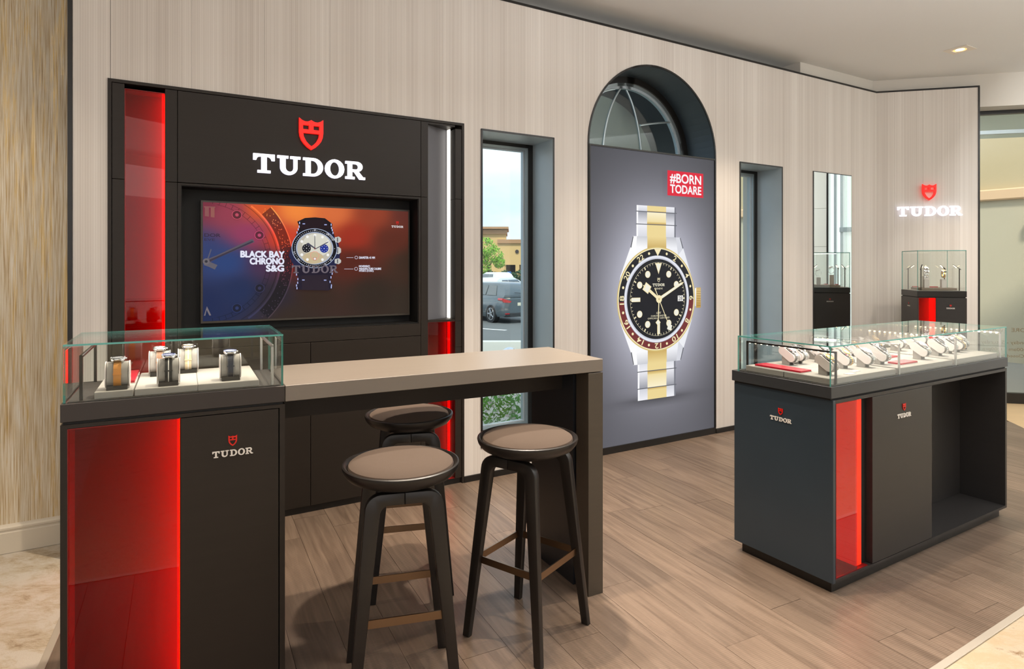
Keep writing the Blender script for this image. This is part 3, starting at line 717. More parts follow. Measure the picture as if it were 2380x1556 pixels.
# --- cars (x forward, y left, z up; origin at the middle of the rear bumper on the ground)
M_TYRE = mat('tyre rubber', (26, 26, 27), .7); M_CARGL = mat('tinted car glass', (58, 70, 74), .06, spec=1.0, coat=.6)
M_TAIL = mat('red tail lamp', (190, 18, 28), .15, coat=.6); M_PLATE = mat('number plate', (222, 216, 190), .5); M_PLAST = mat('black car plastic', (32, 34, 36), .5)
def car(name, label, X, Y, yaw, paint, suv=True, det=True, group=None, h=1.55):
    fr = Fr(X, Y, yaw); r = tag(empty(name, fr, (0, 0, GZ)), label, 'car', group)
    m = mat('car paint ' + name, paint, .25, metal=.25, coat=.8)
    hw = .89; k = h / 1.55
    def loft(bm, secs, mi=0):      # secs: list of (x, [(y,z)...]) outlines of equal length
        rings = [[bm.verts.new((x, y_, z_ * k)) for y_, z_ in o] for x, o in secs]
        for a, b in zip(rings, rings[1:]):
            for i in range(len(a)): bm.faces.new((a[i], a[(i + 1) % len(a)], b[(i + 1) % len(b)], b[i])).material_index = mi
        bm.faces.new(rings[0][::-1]).material_index = mi; bm.faces.new(rings[-1]).material_index = mi
    def sec(w, z0, z1, shoulder=.92, lean=.05):
        return [(-w * .93, z0), (w * .93, z0), (w, z0 + .12), (w, z1 - .16), (w * shoulder, z1), (-w * shoulder, z1), (-w, z1 - .16), (-w, z0 + .12)]
    bm = NB()
    loft(bm, [(.0, sec(hw * .86, .30, .92)), (.10, sec(hw * .95, .26, 1.0)), (.5, sec(hw, .24, 1.04)), (1.6, sec(hw, .22, 1.0)), (3.1, sec(hw, .22, .95)), (3.9, sec(hw * .95, .24, .84)), (4.25, sec(hw * .8, .30, .66))])
    obj('body', bm, m, r, smooth=True)
    def roof(w, z, wt): return [(-w, z[0]), (w, z[0]), (wt, z[1]), (wt * .9, z[1] + .03), (-wt * .9, z[1] + .03), (-wt, z[1])]
    bm = NB(); xr = .05 if suv else .55
    loft(bm, [(xr, roof(.78, (.98, 1.06), .74)), (xr + .28, roof(.80, (.98, 1.42), .60)), (xr + .6, roof(.80, (.98, 1.50), .60)), (2.0, roof(.80, (.98, 1.50), .60)), (2.5, roof(.80, (.95, 1.38), .60)), (3.15, roof(.78, (.94, 1.0), .72))])
    obj('cabin', bm, m, r, smooth=True)
    # rear glass and side glass, laid 6 mm proud of the cabin
    bm = NB(); e = .012
    q = [(xr + .03 - e, -.66, 1.07 * k), (xr + .03 - e, .66, 1.07 * k), (xr + .27 - e, .53, 1.40 * k), (xr + .27 - e, -.53, 1.40 * k)]
    A = [bm.verts.new(p) for p in q]; B = [bm.verts.new((p[0] + .02, p[1], p[2])) for p in q]
    bm.faces.new(A); bm.faces.new(B[::-1])
    for i in range(4): bm.faces.new((A[i], B[i], B[(i + 1) % 4], A[(i + 1) % 4]))
    obj('rear_window', bm, M_CARGL, r)
    for s in (1, -1):
        for xa, xb, xc, xd in ((.55, 1.25, 1.25, .72), (1.32, 2.75, 2.25, 1.32)):
            bm = NB(); q = [(xa, s * .805, 1.05 * k), (xb, s * .805, 1.05 * k), (xc, s * .645, 1.42 * k), (xd, s * .645, 1.42 * k)]
            A = [bm.verts.new(p) for p in q]; B = [bm.verts.new((p[0], p[1] - s * .02, p[2])) for p in q]
            bm.faces.new(A); bm.faces.new(B[::-1])
            for i in range(4): bm.faces.new((A[i], B[i], B[(i + 1) % 4], A[(i + 1) % 4]))
            obj('side_window', bm, M_CARGL, r)
    for xw in (.78, 3.35):
        for s in (1, -1):
            bm = NB(); cyl(bm, (xw, s * (hw - .20), .34), (xw, s * (hw + .012), .34), .34, n=24); wh = obj('wheel', bm, M_TYRE, r, smooth=True)
            bm = NB(); cyl(bm, (xw, s * (hw + .012), .34), (xw, s * (hw + .020), .34), .075, n=12)
            for a in range(5):
                t = 2 * pi * a / 5
                sweep(bm, [(xw + .05 * cos(t), s * (hw + .016), .34 + .05 * sin(t)), (xw + .22 * cos(t), s * (hw + .016), .34 + .22 * sin(t))], [(.03, .01), (.022, .01)], (-sin(t), 0, cos(t)), n=6)
            A = [(.21, 0), (.235, 0), (.235, .012), (.21, .012), (.21, 0)]
            for a in range(24):
                t0 = 2 * pi * a / 24; t1 = 2 * pi * (a + 1) / 24
                vs = [bm.verts.new((xw + rr * cos(t), s * (hw + .016), .34 + rr * sin(t))) for rr, t in ((.21, t0), (.24, t0), (.24, t1), (.21, t1))]
                bm.faces.new(vs)
            obj('rim', bm, M_CHROME, wh)
    if det:
        bm = NB(); bx(bm, -.035, .16, -.72, .72, .25 * k, .40 * k, bv=.02); obj('bumper', bm, M_PLAST, r)
        for s in (1, -1):
            bm = NB(); vs = [(-.02, .55), (.40, .86), (.40, .86), (-.02, .55)]
            prism(bm, [(s * .46, .84 * k), (s * .87, .96 * k), (s * .89, .90 * k), (s * .80, .80 * k), (s * .52, .78 * k)], 'x', -.012, .30)
            obj('tail_lamp', bm, M_TAIL, r)
            bm = NB(); bx(bm, -.045, 0, s * .66 - .09, s * .66 + .09, .36 * k, .395 * k); obj('reflector', bm, M_TAIL, r)
        bm = NB(); bx(bm, -.012, .02, -.18, .18, .66 * k, .78 * k, bv=.005); obj('number_plate', bm, M_PLATE, r)
        bm = NB(); sweep(bm, [(.02, -.25, 1.10 * k), (-.01, .05, 1.13 * k), (.03, .3, 1.16 * k)], [(.01, .01)] * 3, (1, 0, 0), n=6); obj('wiper', bm, M_PLAST, r)
    return r
car('suv_car', 'grey compact SUV parked outside the tall window, seen from behind', .36, 23.9, 124, (84, 96, 102), h=1.56)
car('parked_car', 'long white car right behind the grey SUV', -1.4, 30.5, 60, (226, 230, 230), h=1.62, det=False)
car('parked_car', 'white car farther back, below the left of the tan building', -.4, 43, 118, (232, 234, 236), det=True, h=1.75)
car('parked_car', 'white car farther back at the right edge of the window view', 2.1, 48, 100, (226, 232, 236), det=True, h=1.5)
car('parked_car', 'farthest pale car at the left edge of the window view', -2.7, 47, 140, (220, 224, 226), det=False, h=1.3)

# --- tan building far across the parking lot
M_TAN = mat('tan stucco', (214, 178, 118), .85); M_TAN2 = mat('brown stucco band', (176, 134, 96), .85); M_SHD = mat('dark opening', (58, 48, 44), .7)
bd = tag(empty('store_building', WORLD, (0, 90, GZ)), 'tan stucco store building with a tower across the parking lot', 'building')
def bpx(px, py, Y=90): return ((px - CX) / F * Y, 1.5 + (HY - py) / F * Y - GZ)
def bbox(nm, px0, px1, py0, py1, y0, y1, m):
    x0, z1 = bpx(px0, py0); x1, z0 = bpx(px1, py1)
    return obj(nm, bx(NB(), x0, x1, y0, y1, max(z0, 0), z1), m, bd)
bbox('tower', 1060, 1176, 534, 900, 0, 8, M_TAN); bbox('cornice', 1056, 1182, 528, 533, -.9, 8.5, M_TAN2); bbox('tower_band', 1058, 1178.5, 535, 544, -.4, 8.2, M_TAN2)
bbox('wing', 1176, 1330, 560, 900, 2, 10, M_TAN); bbox('wing_band', 1156, 1332, 557, 566, -.5, 10, M_TAN2); bbox('wing_front', 1156, 1330, 566, 616, -.2, 4, M_TAN)
bbox('window', 1128, 1139, 554, 565, -.15, .1, M_SHD)
bbox('entrance', 1174, 1198, 616, 900, 1.7, 2.1, M_SHD); bbox('pillar', 1198, 1207, 616, 900, -.2, 1.2, M_TAN); bbox('pillar', 1156, 1173, 616, 900, -.2, 1.2, M_TAN)
x, z = bpx(1201.5, 585); bm = NB(); cyl(bm, (x, -.35, z), (x, -.2, z), .26, n=20); obj('round_emblem', bm, M_SHD, bd)
# --- tree in front of it
def leaf_cloud(bm, blobs, n, s, rnd):
    for _ in range(n):
        c, r = rnd.choice(blobs)
        v = Vector((rnd.gauss(0, 1), rnd.gauss(0, 1), rnd.gauss(0, 1))).normalized() * r * rnd.uniform(.45, 1.05) ** .5
        p = Vector(c) + v; a = Vector((rnd.gauss(0, 1), rnd.gauss(0, 1), rnd.gauss(0, 1))).normalized(); b = a.orthogonal().normalized(); w = s * rnd.uniform(.6, 1.3)
        vs = [bm.verts.new(p + a * w), bm.verts.new(p + b * w * .5), bm.verts.new(p - a * w), bm.verts.new(p - b * w * .5)]
        bm.faces.new(vs)
def leafmat(n_, a, b):
    m = mat(n_, a, .6, vary=((9, 9, 9), .35)); return m
M_LEAF = leafmat('bright green foliage', (120, 176, 40), 0); M_LEAF2 = leafmat('shrub foliage', (96, 158, 52), 0); M_BARK = mat('bark', (84, 66, 52), .9)
tr = tag(empty('tree', WORLD, (-2.1, 58, GZ)), 'bright green leafy tree in front of the tan building', 'tree')
rr = random.Random(5); bm = NB()
leaf_cloud(bm, [((-.3, 0, 3.9), .95), ((.5, 0, 3.2), .8), ((-.8, 0, 3.0), .8), ((.9, 0, 2.5), .55), ((-.5, .2, 2.1), .7), ((-1.6, 0, 2.4), .7)], 2600, .11, rr)
tag(obj('foliage', bm, M_LEAF, tr, recalc=False), kind='stuff')
bm = NB(); cyl(bm, (0, 0, 0), (-.1, 0, 2.3), .13, .09, 8); cyl(bm, (-.1, 0, 2.0), (.6, 0, 3.1), .07, .03, 6); cyl(bm, (-.1, 0, 2.0), (-.6, 0, 3.3), .07, .03, 6); obj('trunk', bm, M_BARK, tr)
# low shrubs at the foot of the building and a blue parking sign
sh = tag(empty('shrub_row', WORLD, (0, 82, GZ)), 'dark green shrubs along the foot of the tan building', 'shrubs', kind='stuff')
bm = NB(); leaf_cloud(bm, [((x, 0, .5 + .3 * (i % 2)), .8) for i, x in enumerate([-4, -3.1, -2.2, -.8, .1, 1.0])], 1500, .2, rr)
obj('foliage', bm, mat('dark shrub foliage', (44, 76, 40), .7), sh, recalc=False)
for X_, lb in ((-.28 * 1, 'blue parking sign on a post in front of the building entrance'), (-3.55, 'blue parking sign on a post under the green tree')):
    s_ = tag(empty('parking_sign', WORLD, (X_, 62, GZ)), lb, 'sign')
    obj('post', cyl(NB(), (0, 0, 0), (0, 0, 1.35), .03, n=8), M_STEEL, s_); obj('sign_plate', bx(NB(), -.2, .2, -.04, -.02, 1.0, 1.6, bv=.01), mat('blue sign', (48, 110, 190), .5), s_)
# --- hedge and metal bollard right outside the window
hg = tag(empty('hedge', W, (.0, 1.05, -.05)), 'green flowering hedge right outside the tall window', 'hedge', kind='stuff')
bm = NB()
for _ in range(6500):
    p = Vector((rr.uniform(-1.5, 1.0), rr.uniform(-.4, .4), rr.uniform(-.1, .60))); a = Vector((rr.gauss(0, 1), rr.gauss(0, 1), rr.gauss(.5, 1))).normalized(); b = a.orthogonal().normalized(); w = rr.uniform(.018, .04)
    f = bm.faces.new([bm.verts.new(p + a * w), bm.verts.new(p + b * w * .4), bm.verts.new(p - a * w), bm.verts.new(p - b * w * .4)])
    f.material_index = 1 if rr.random() < .16 else 0
obj('foliage', bm, [M_LEAF2, mat('pale blossom', (226, 214, 214), .7)], hg, recalc=False)
bo = tag(empty('bollard', WORLD, (-.03, 8.0, -.05)), 'round topped polished metal bollard on the paving outside', 'bollard')
bm = NB(); lathe(bm, [(0, 0), (.11, 0), (.11, .40)] + [(.11 * cos(radians(a)), .40 + .11 * sin(radians(a))) for a in range(10, 90, 10)] + [(0, .51)], 28); obj('bollard_body', bm, M_CHROME, bo, smooth=True)
# --- beige building across the walk, seen through the glass door
EF = Fr(7.95, 10.05, -53.1)
eb = tag(empty('stucco_building', EF, (0, 0, -.06)), 'beige stucco building across the walkway beyond the glass door', 'building')
M_STU = mat('beige stucco', (196, 178, 138), .85, bump=(120, .3)); M_STU2 = mat('peach moulding', (226, 190, 148), .8); M_STU3 = mat('grey beige stucco', (196, 186, 158), .85, bump=(120, .3))
obj('lower_wall', bx(NB(), -8, 9, 0, .3, 0, 2.62), M_STU3, eb); obj('upper_wall', bx(NB(), -8, 9, .02, .3, 2.62, 7), M_STU, eb)
obj('moulding', bx(NB(), -8, 9, -.08, .02, 2.62, 2.80, bv=.02), M_STU2, eb)
obj('pilaster', bx(NB(), .35, .85, -.12, 0, 0, 2.2), M_STU3, eb); obj('pilaster_cap', bx(NB(), .30, .90, -.16, 0, 2.2, 2.36), M_STU2, eb)
obj('wall_letter', bx(NB(), .33, .60, -.06, .0, 3.0, 3.20, bv=.01), mat('white sign letter', (226, 234, 246), .4), eb)
cp = tag(empty('walkway_canopy', ST, (2.5, 1.2, 3.0)), 'pale green ribbed canopy soffit above the glass door outside', 'canopy')
obj('soffit', bx(NB(), -2.4, 2.2, -.8, .9, .22, .30), mat('pale green soffit', (206, 222, 210), .6), cp)
M_MAT = mat('black rubber mat', (26, 27, 30), .8)
mt_ = thing('door_mat', 'black door mat with white script outside the glass door', 'mat', ST, (2.0, .55, -.048))
obj('mat_body', bx(NB(), -.8, .9, -.12, .28, 0, .012, bv=.003), M_MAT, mt_)
bm = NB(); q = [(-.75 + .075 * i, .05 + .085 * sin(i * 1.9) * (1 if i % 3 else .5), .0145) for i in range(20)]
sweep(bm, q, [(.012, .0015)] * len(q), (0, 1, 0), n=6); obj('script_lettering', bm, M_WHITE, mt_)
tag(obj('walkway', bx(NB(), 4.2, 14, 5.0, 16, -.2, -.0495), mat('grey stone paving', (150, 152, 152), .3)), kind='structure')

# ================================================================== DISPLAY WALL UNIT WITH SCREEN
uw = thing('display_wall_unit', 'large dark wall unit with screen recess, red light niches and lit word above the screen', 'display unit', W)
FY = -.004
def P(nm, x0, x1, z0, z1, m=M_DARK, y0=FY, y1=.02, bv=.0012): return box(nm, (x0, x1, y0, y1, z0, z1), m, uw, bv=bv)
box('back_panel', (-2.452, -.393, .162, .20, .0, 2.478), M_VOID, uw)
bm = NB(); bx(bm, -2.458, -.387, -.008, .16, 2.466, 2.483); bx(bm, -2.458, -2.441, -.008, .16, 0, 2.466); bx(bm, -.404, -.387, -.008, .16, 0, 2.466)
obj('outer_frame', bm, M_DARK, uw)
Z1 = 1.958
for a, b in ((-2.439, -2.383), (-2.195, -2.136), (-.704, -.654)):
    P('stile', a, b, Z1 + .001, 2.464, y1=.16); P('stile', a, b, .040, Z1 - .001, y1=.16)
for c, d in ((.04, .94), (.942, 1.118), (1.12, Z1 - .001), (Z1 + .001, 2.44)): P('stile', -.454, -.406, c, d, y1=.16)
P('header_panel', -2.134, -.706, Z1 + .002, 2.464)
bm = NB(); bx(bm, -2.134, -.706, FY, .16, 1.945, 1.956); bx(bm, -2.134, -2.118, FY, .16, 1.118, 1.945); bx(bm, -.722, -.706, FY, .16, 1.118, 1.945); obj('recess_frame', bm, M_DARK, uw)
bm = NB(); bx(bm, -2.118, -.722, .155, .161, 1.118, 1.945); bx(bm, -2.1179, -2.114, .004, .155, 1.118, 1.945); bx(bm, -.726, -.7221, .004, .155, 1.118, 1.945); bx(bm, -2.114, -.726, .004, .155, 1.118, 1.122); bx(bm, -2.114, -.726, .004, .155, 1.941, 1.9449); obj('recess_lining', bm, M_VOID, uw)
P('rail', -2.134, -.706, 1.036, 1.116)
P('door', -2.134, -1.4225, .042, 1.033); P('door', -1.4195, -.706, .042, 1.033)
box('plinth', (-2.441, -.404, .01, .16, 0, .038), M_BLK, uw)
# left niche: red glass in front of a lacquered lining lit from its right edge
def red_niche(par, x0, x1, z0, z1, y0, depth, strip=.010, off=(0, 0, 0), ledm=None, gap=.006, sy=None):
    sy = sy or (y0 + .018, y0 + depth - .004)
    bm = NB(); bx(bm, x0, x1, y0 + depth, y0 + depth + .004, z0, z1); bx(bm, x0 - .001, x0 + .002, y0, y0 + depth, z0, z1)
    bx(bm, x0, x1, y0, y0 + depth, z0 - .001, z0 + .002); bx(bm, x0, x1, y0, y0 + depth, z1 - .002, z1 + .001)
    obj('niche_lining', bm, M_REDIN, par, off)
    obj('red_light_strip', bx(NB(), x1 - strip, x1 - .0005, sy[0], sy[1], z0 + .004, z1 - .004), ledm or M_REDLED, par, off)
    obj('red_glass', bx(NB(), x0 + .001, x1 - .001, y0 + gap, y0 + gap + .006, z0 + .001, z1 - .001), M_REDGL, par, off)
red_niche(uw, -2.382, -2.196, .042, 2.440, .0, .11)
# right niche: grey pocket with a white strip above, red below
NG = mat('grey metallic lining', (112, 112, 118), .45, metal=.2)
bm = NB(); prism(bm, [(-.653, .025), (-.456, .125), (-.456, .13), (-.653, .13)], 'z', 1.134, 2.455)
obj('pocket_back', bm, NG, uw)
obj('pocket_top', bx(NB(), -.653, -.455, .0, .13, 2.452, 2.465), M_DARK, uw)
obj('ledge', bx(NB(), -.653, -.455, -.002, .13, 1.120, 1.134), M_DARK, uw)
obj('white_light_strip', bx(NB(), -.462, -.4545, .075, .115, 1.136, 2.45), M_WLED, uw)
red_niche(uw, -.653, -.455, .042, 1.119, .0, .12, strip=.006, sy=(.080, .106))
emblem(uw, -1.421, 2.042, .111, -.006, .016, M_LETE, M_SHRE, names=('lit_lettering', 'lit_shield'), dz=1.43)
# pale halo the lit letters throw on the panel comes from a thin lit core behind them
# television
tv = thing('television', 'wide flat television showing a chronograph advertisement, set in the black recess', 'television', W, (-1.378, .13, 1.168))
TO = (-1.378, .13, 1.168)
bm = NB(); bx(bm, -2.014, -.743, .102, .15, 1.166, 1.878, bv=.002); obj('housing', bm, mat('tv bezel', (70, 64, 58), .35), tv, TO)
def T4(x, y): return W.hit(460 + x / 4.76, 460 + y / 4.76, .1)
sx0, sx1, sz0, sz1 = -2.002, -.755, 1.180, 1.866
pr = Print(.1005, .0002)
CP = [((0, 1), (120, 45, 62), .9), ((.12, .93), (150, 60, 80), .9), ((.25, .97), (226, 92, 40), 1), ((.42, .97), (250, 140, 60), 1.2), ((.6, .95), (222, 112, 60), 1), ((.8, .97), (150, 62, 38), 1), ((1, .97), (96, 44, 36), 1),
      ((.2, .75), (150, 58, 96), 1), ((.35, .7), (214, 62, 36), 1), ((.7, .75), (160, 46, 28), 1), ((.9, .7), (92, 40, 28), 1), ((0, .6), (48, 62, 110), 1), ((.1, .5), (40, 66, 120), 1.4), ((.27, .5), (70, 46, 78), 1),
      ((.42, .5), (96, 32, 26), 1), ((.7, .5), (84, 32, 22), 1), ((1, .5), (58, 40, 30), 1), ((0, .15), (26, 40, 80), 1.2), ((.15, .25), (28, 44, 84), 1.2), ((.32, .2), (40, 34, 46), 1), ((.5, .2), (52, 36, 28), 1), ((.8, .2), (46, 35, 28), 1.2), ((1, .1), (50, 40, 32), 1.2), ((.4, 0), (50, 38, 32), 1)]
def scr(u, v):
    w = 0; c = [0, 0, 0]
    for (a, b), col, k in CP:
        q = k / (((u - a) * 1.4) ** 2 + (v - b) ** 2 + .004) ** 1.8; w += q
        for i in range(3): c[i] += q * col[i]
    return tuple(x / w for x in c)
pr.grid(sx0, sx1, sz0, sz1, 48, 28, scr)
def scol(x, z, k): c = scr(min(1, max(0, (x - sx0) / (sx1 - sx0))), min(1, max(0, (z - sz0) / (sz1 - sz0)))); return tuple(min(255, v * k) for v in c)
def clipz(ps): return [(min(sx1, max(sx0, x)), min(sz1, max(sz0, z))) for x, z in ps]
# big faint dial at the left of the picture
dcx, dcz = T4(85, 700); dR = T4(920, 640)[0] - dcx
def faint(a0, a1, r0, r1, k, n=60):
    pr.layer()
    for i in range(n):
        t0 = radians(a0 + (a1 - a0) * i / n); t1 = radians(a0 + (a1 - a0) * (i + 1) / n)
        q = [(dcx + r * cos(t), dcz + r * sin(t)) for r, t in ((r0, t0), (r1, t0), (r1, t1), (r0, t1))]
        if all(sx0 <= p[0] <= sx1 and sz0 <= p[1] <= sz1 for p in q): pr.poly(q, scol(*q[0], k), False)
faint(-80, 80, dR * 1.0, dR * 1.16, .62); faint(-80, 80, dR * .975, dR * 1.0, 1.35); faint(-80, 80, dR * 1.16, dR * 1.175, 1.6); faint(-80, 80, dR * .945, dR * .955, .7)
faint(-80, 80, dR * .80, dR * .806, .65); faint(-80, 80, dR * .86, dR * .866, .65)
for k in range(-14, 15): a = radians(k * 6); pr.poly(clipz([(dcx + r * cos(a + s), dcz + r * sin(a + s)) for r, s in ((dR * .80, -.004), (dR * .866, -.004), (dR * .866, .004), (dR * .80, .004))]), scol(dcx + dR * .8 * cos(a), dcz + dR * .8 * sin(a), .6))
rr = random.Random(9)
for k in range(150):
    a = radians(rr.uniform(-72, 72)); r = dR * rr.uniform(1.03, 1.14); x, z = dcx + r * cos(a), dcz + r * sin(a)
    if sx0 < x < sx1 - .01 and sz0 + .01 < z < sz1 - .01: pr.ell(x, z, .0028, .0028, scol(x, z, 1.7), 6, new=(k == 0))
for (x, y) in ((430, 190), (678, 415), (680, 1000), (430, 1220)):
    c = T4(x, y); pr.ell(c[0], c[1], .028, .030, scol(*c, .62), 24); pr.ring(c[0], c[1], .024, .028, scol(*c, 1.3), n=24); pr.ell(c[0], c[1], .010, .010, scol(*c, 1.25), 12)
def quad(pts, col): pr.poly([T4(*p) for p in pts], col)
quad([(75, 690), (200, 640), (600, 455), (625, 490), (215, 668), (85, 740)], (92, 84, 96)); quad([(90, 700), (205, 652), (600, 478), (612, 490), (215, 668), (95, 728)], (58, 52, 70))
quad([(64, 720), (110, 700), (215, 745), (185, 795), (120, 765), (64, 745)], (98, 94, 104)); quad([(95, 690), (140, 565), (150, 575), (108, 700)], (90, 90, 110))
pr.ell(*T4(90, 705), .018, .018, (110, 104, 110), 20); pr.ell(*T4(90, 705), .008, .008, (50, 50, 60), 12)
quad([(75, 100), (120, 100), (120, 210), (75, 205)], (140, 84, 84)); quad([(140, 105), (182, 108), (182, 220), (140, 215)], (150, 90, 84)); quad([(64, 95), (190, 100), (190, 112), (64, 108)], (140, 84, 84))
quad([(64, 1305), (98, 1200), (145, 1300), (125, 1303), (95, 1240), (80, 1303)], (120, 112, 118))
x, z = T4(64, 413); pr.text('DOR', x + .002, z, h=.020, w=.086, col=(54, 40, 62), align='L', bold=.02); x, z = T4(66, 463); pr.text('EVE', x + .002, z, h=.014, w=.055, col=(54, 40, 62), align='L')
# chronograph in the middle of the picture
def wq(pts, col): pr.poly([T4(*p) for p in pts], col)
wq([(1095, 265), (1180, 225), (1290, 218), (1400, 228), (1482, 290), (1480, 330), (1510, 440), (1070, 440), (1120, 330)], (22, 14, 24))
wq([(1130, 300), (1200, 240), (1380, 240), (1450, 300), (1450, 345), (1130, 345)], (32, 16, 26))
wq([(1000, 640), (1040, 500), (1120, 380), (1460, 380), (1540, 470), (1570, 600), (1560, 690), (1490, 800), (1080, 800)], (30, 34, 70))
wq([(1070, 760), (1500, 760), (1460, 900), (1480, 1000), (1440, 1025), (1150, 1020), (1080, 1005), (1110, 900)], (30, 24, 44))
wq([(1140, 860), (1430, 850), (1440, 1020), (1150, 1020)], (40, 30, 44))
for sgn, xs in ((1, [(1120, 280), (1115, 320), (1105, 350), (1092, 385)]), (1, [(1468, 300), (1472, 335), (1480, 360), (1488, 390)]), (1, [(1075, 820), (1085, 850), (1100, 900), (1098, 940), (1085, 970), (1090, 1000)]), (1, [(1480, 800), (1478, 840), (1465, 880), (1455, 930), (1470, 970), (1468, 990)])):
    for i, (a, b) in enumerate(xs): wq([(a - 5, b - 12), (a + 5, b - 12), (a + 5, b + 12), (a - 5, b + 12)], (190, 200, 250))
for a, b in ((1165, 290), (1405, 300), (1160, 910), (1400, 912)): wq([(a - 14, b - 6), (a + 14, b - 6), (a + 14, b + 6), (a - 14, b + 6)], (160, 170, 220))
for y0, y1 in ((430, 500), (545, 625), (670, 735)):
    wq([(1505, y0 + 10), (1550, y0), (1575, y0 + 20), (1575, y1 - 20), (1550, y1), (1505, y1 - 10)], (200, 200, 196)); wq([(1530, y0 + 14), (1542, y0 + 10), (1542, y1 - 10), (1530, y1 - 14)], (90, 90, 96))
cx, cz = T4(1283, 560); rx = (T4(1533, 560)[0] - T4(1030, 560)[0]) / 2; rz = (T4(1283, 342)[1] - T4(1283, 780)[1]) / 2; cx = (T4(1533, 560)[0] + T4(1030, 560)[0]) / 2
pr.ell(cx, cz, rx, rz, (190, 205, 235)); pr.ell(cx, cz, rx * .975, rz * .975, (14, 16, 26))
for k in range(60):
    a = 2 * pi * k / 60
    if k % 5 == 0 or 8 < k < 56: pr.poly([(cx + rx * r * cos(a + s), cz + rz * r * sin(a + s)) for r, s in ((.86, -.012), (.90, -.012), (.90, .012), (.86, .012))], (225, 225, 235), new=(k == 0))
for t, a in (('60', 90), ('500', 52), ('TACHYMETER', 40), ('70', 300), ('80', 265), ('100', 220), ('110', 195), ('65', 320)):
    an = radians(a); pr.text(t, cx + rx * .915 * cos(an), cz + rz * .915 * sin(an), h=.010, w=.006 * len(t), col=(230, 230, 240), rot=an - pi / 2)
pr.ell(cx, cz, rx * .82, rz * .82, (170, 182, 206)); pr.ell(cx, cz, rx * .77, rz * .77, (196, 190, 176)); pr.ell(cx + .01, cz + .02, rx * .62, rz * .58, (222, 220, 206)); pr.ell(cx - .01, cz - .06, rx * .45, rz * .3, (204, 186, 150))
for k in range(12):
    a = 2 * pi * k / 12
    if k not in (0, 6, 9): pr.ell(cx + rx * .66 * cos(a), cz + rz * .66 * sin(a), .0085, .009, (250, 250, 246), 14, new=(k == 1))
for (x, y), c1 in (((1193, 560), (20, 22, 34)), ((1387, 563), (30, 52, 150))):
    c = T4(x, y); pr.ell(c[0], c[1], .0265, .0265, c1, 28); pr.ell(c[0], c[1], .003, .003, (240, 240, 240), 8)
    for k in range(8): a = 2 * pi * k / 8; pr.ell(c[0] + .018 * cos(a), c[1] + .018 * sin(a), .0022, .0022, (230, 230, 230), 6, new=(k == 0))
c = T4(1283, 640); pr.ring(c[0], c[1], .024, .027, (240, 160, 140), n=30); wq([(1268, 660), (1300, 660), (1300, 692), (1268, 692)], (180, 60, 60)); wq([(1272, 664), (1296, 664), (1296, 688), (1272, 688)], (244, 240, 236))
wq([(1283, 566), (1230, 535), (1200, 520), (1190, 505), (1215, 500), (1240, 520), (1290, 556)], (70, 70, 90)); wq([(1283, 566), (1430, 485), (1438, 492), (1290, 572)], (80, 82, 100)); wq([(1280, 566), (1280, 420), (1286, 420), (1288, 566)], (70, 72, 90))
pr.ell(*T4(1283, 562), .006, .006, (120, 80, 80), 12)
def stext(t, x, y, h, w, align='R', bold=.0, col=(236, 238, 255)):
    a, b = T4(x, y); pr.text(t, a, b, h=h, w=w, col=col, align=align, fat=.0026 if h > .03 else .0006)
kx = abs(T4(945, 620)[0] - T4(468, 620)[0])
stext('BLACK BAY', 945, 628, .036, kx, bold=.055); stext('CHRONO', 942, 703, .036, abs(T4(942, 700)[0] - T4(570, 700)[0]), bold=.055); stext('S&G', 940, 780, .036, abs(T4(940, 780)[0] - T4(748, 780)[0]), bold=.055)
stext('DIAMETER: 41 MM', 1768, 663, .014, .104, 'L', .01); stext('MOVEMENT:', 1766, 758, .012, .072, 'L', .01); stext('MANUFACTURE CALIBRE', 1768, 786, .013, .145, 'L', .02); stext('MT5813 (COSC)', 1766, 812, .013, .094, 'L', .02)
wq([(1625, 661), (1702, 661), (1702, 665), (1625, 665)], (220, 220, 240)); wq([(1600, 786), (1700, 786), (1700, 790), (1600, 790)], (220, 220, 240))
c = T4(1733, 662); pr.ring(c[0], c[1], .008, .0105, (225, 225, 245), n=24); c = T4(1731, 786); pr.ring(c[0], c[1], .009, .0112, (225, 225, 245), n=24)
c = T4(2185, 335); pr.logo(c[0], c[1], .0138, (240, 238, 240), (220, 30, 30)); c = T4(1280, 832); vs_, fs_ = shape('word', 0.0); pr.shape(vs_, fs_, lambda x, y: (c[0] + x * .047, c[1] + y * .047), (112, 102, 112))
pr.build('screen_picture', M_SCR, tv, TO)

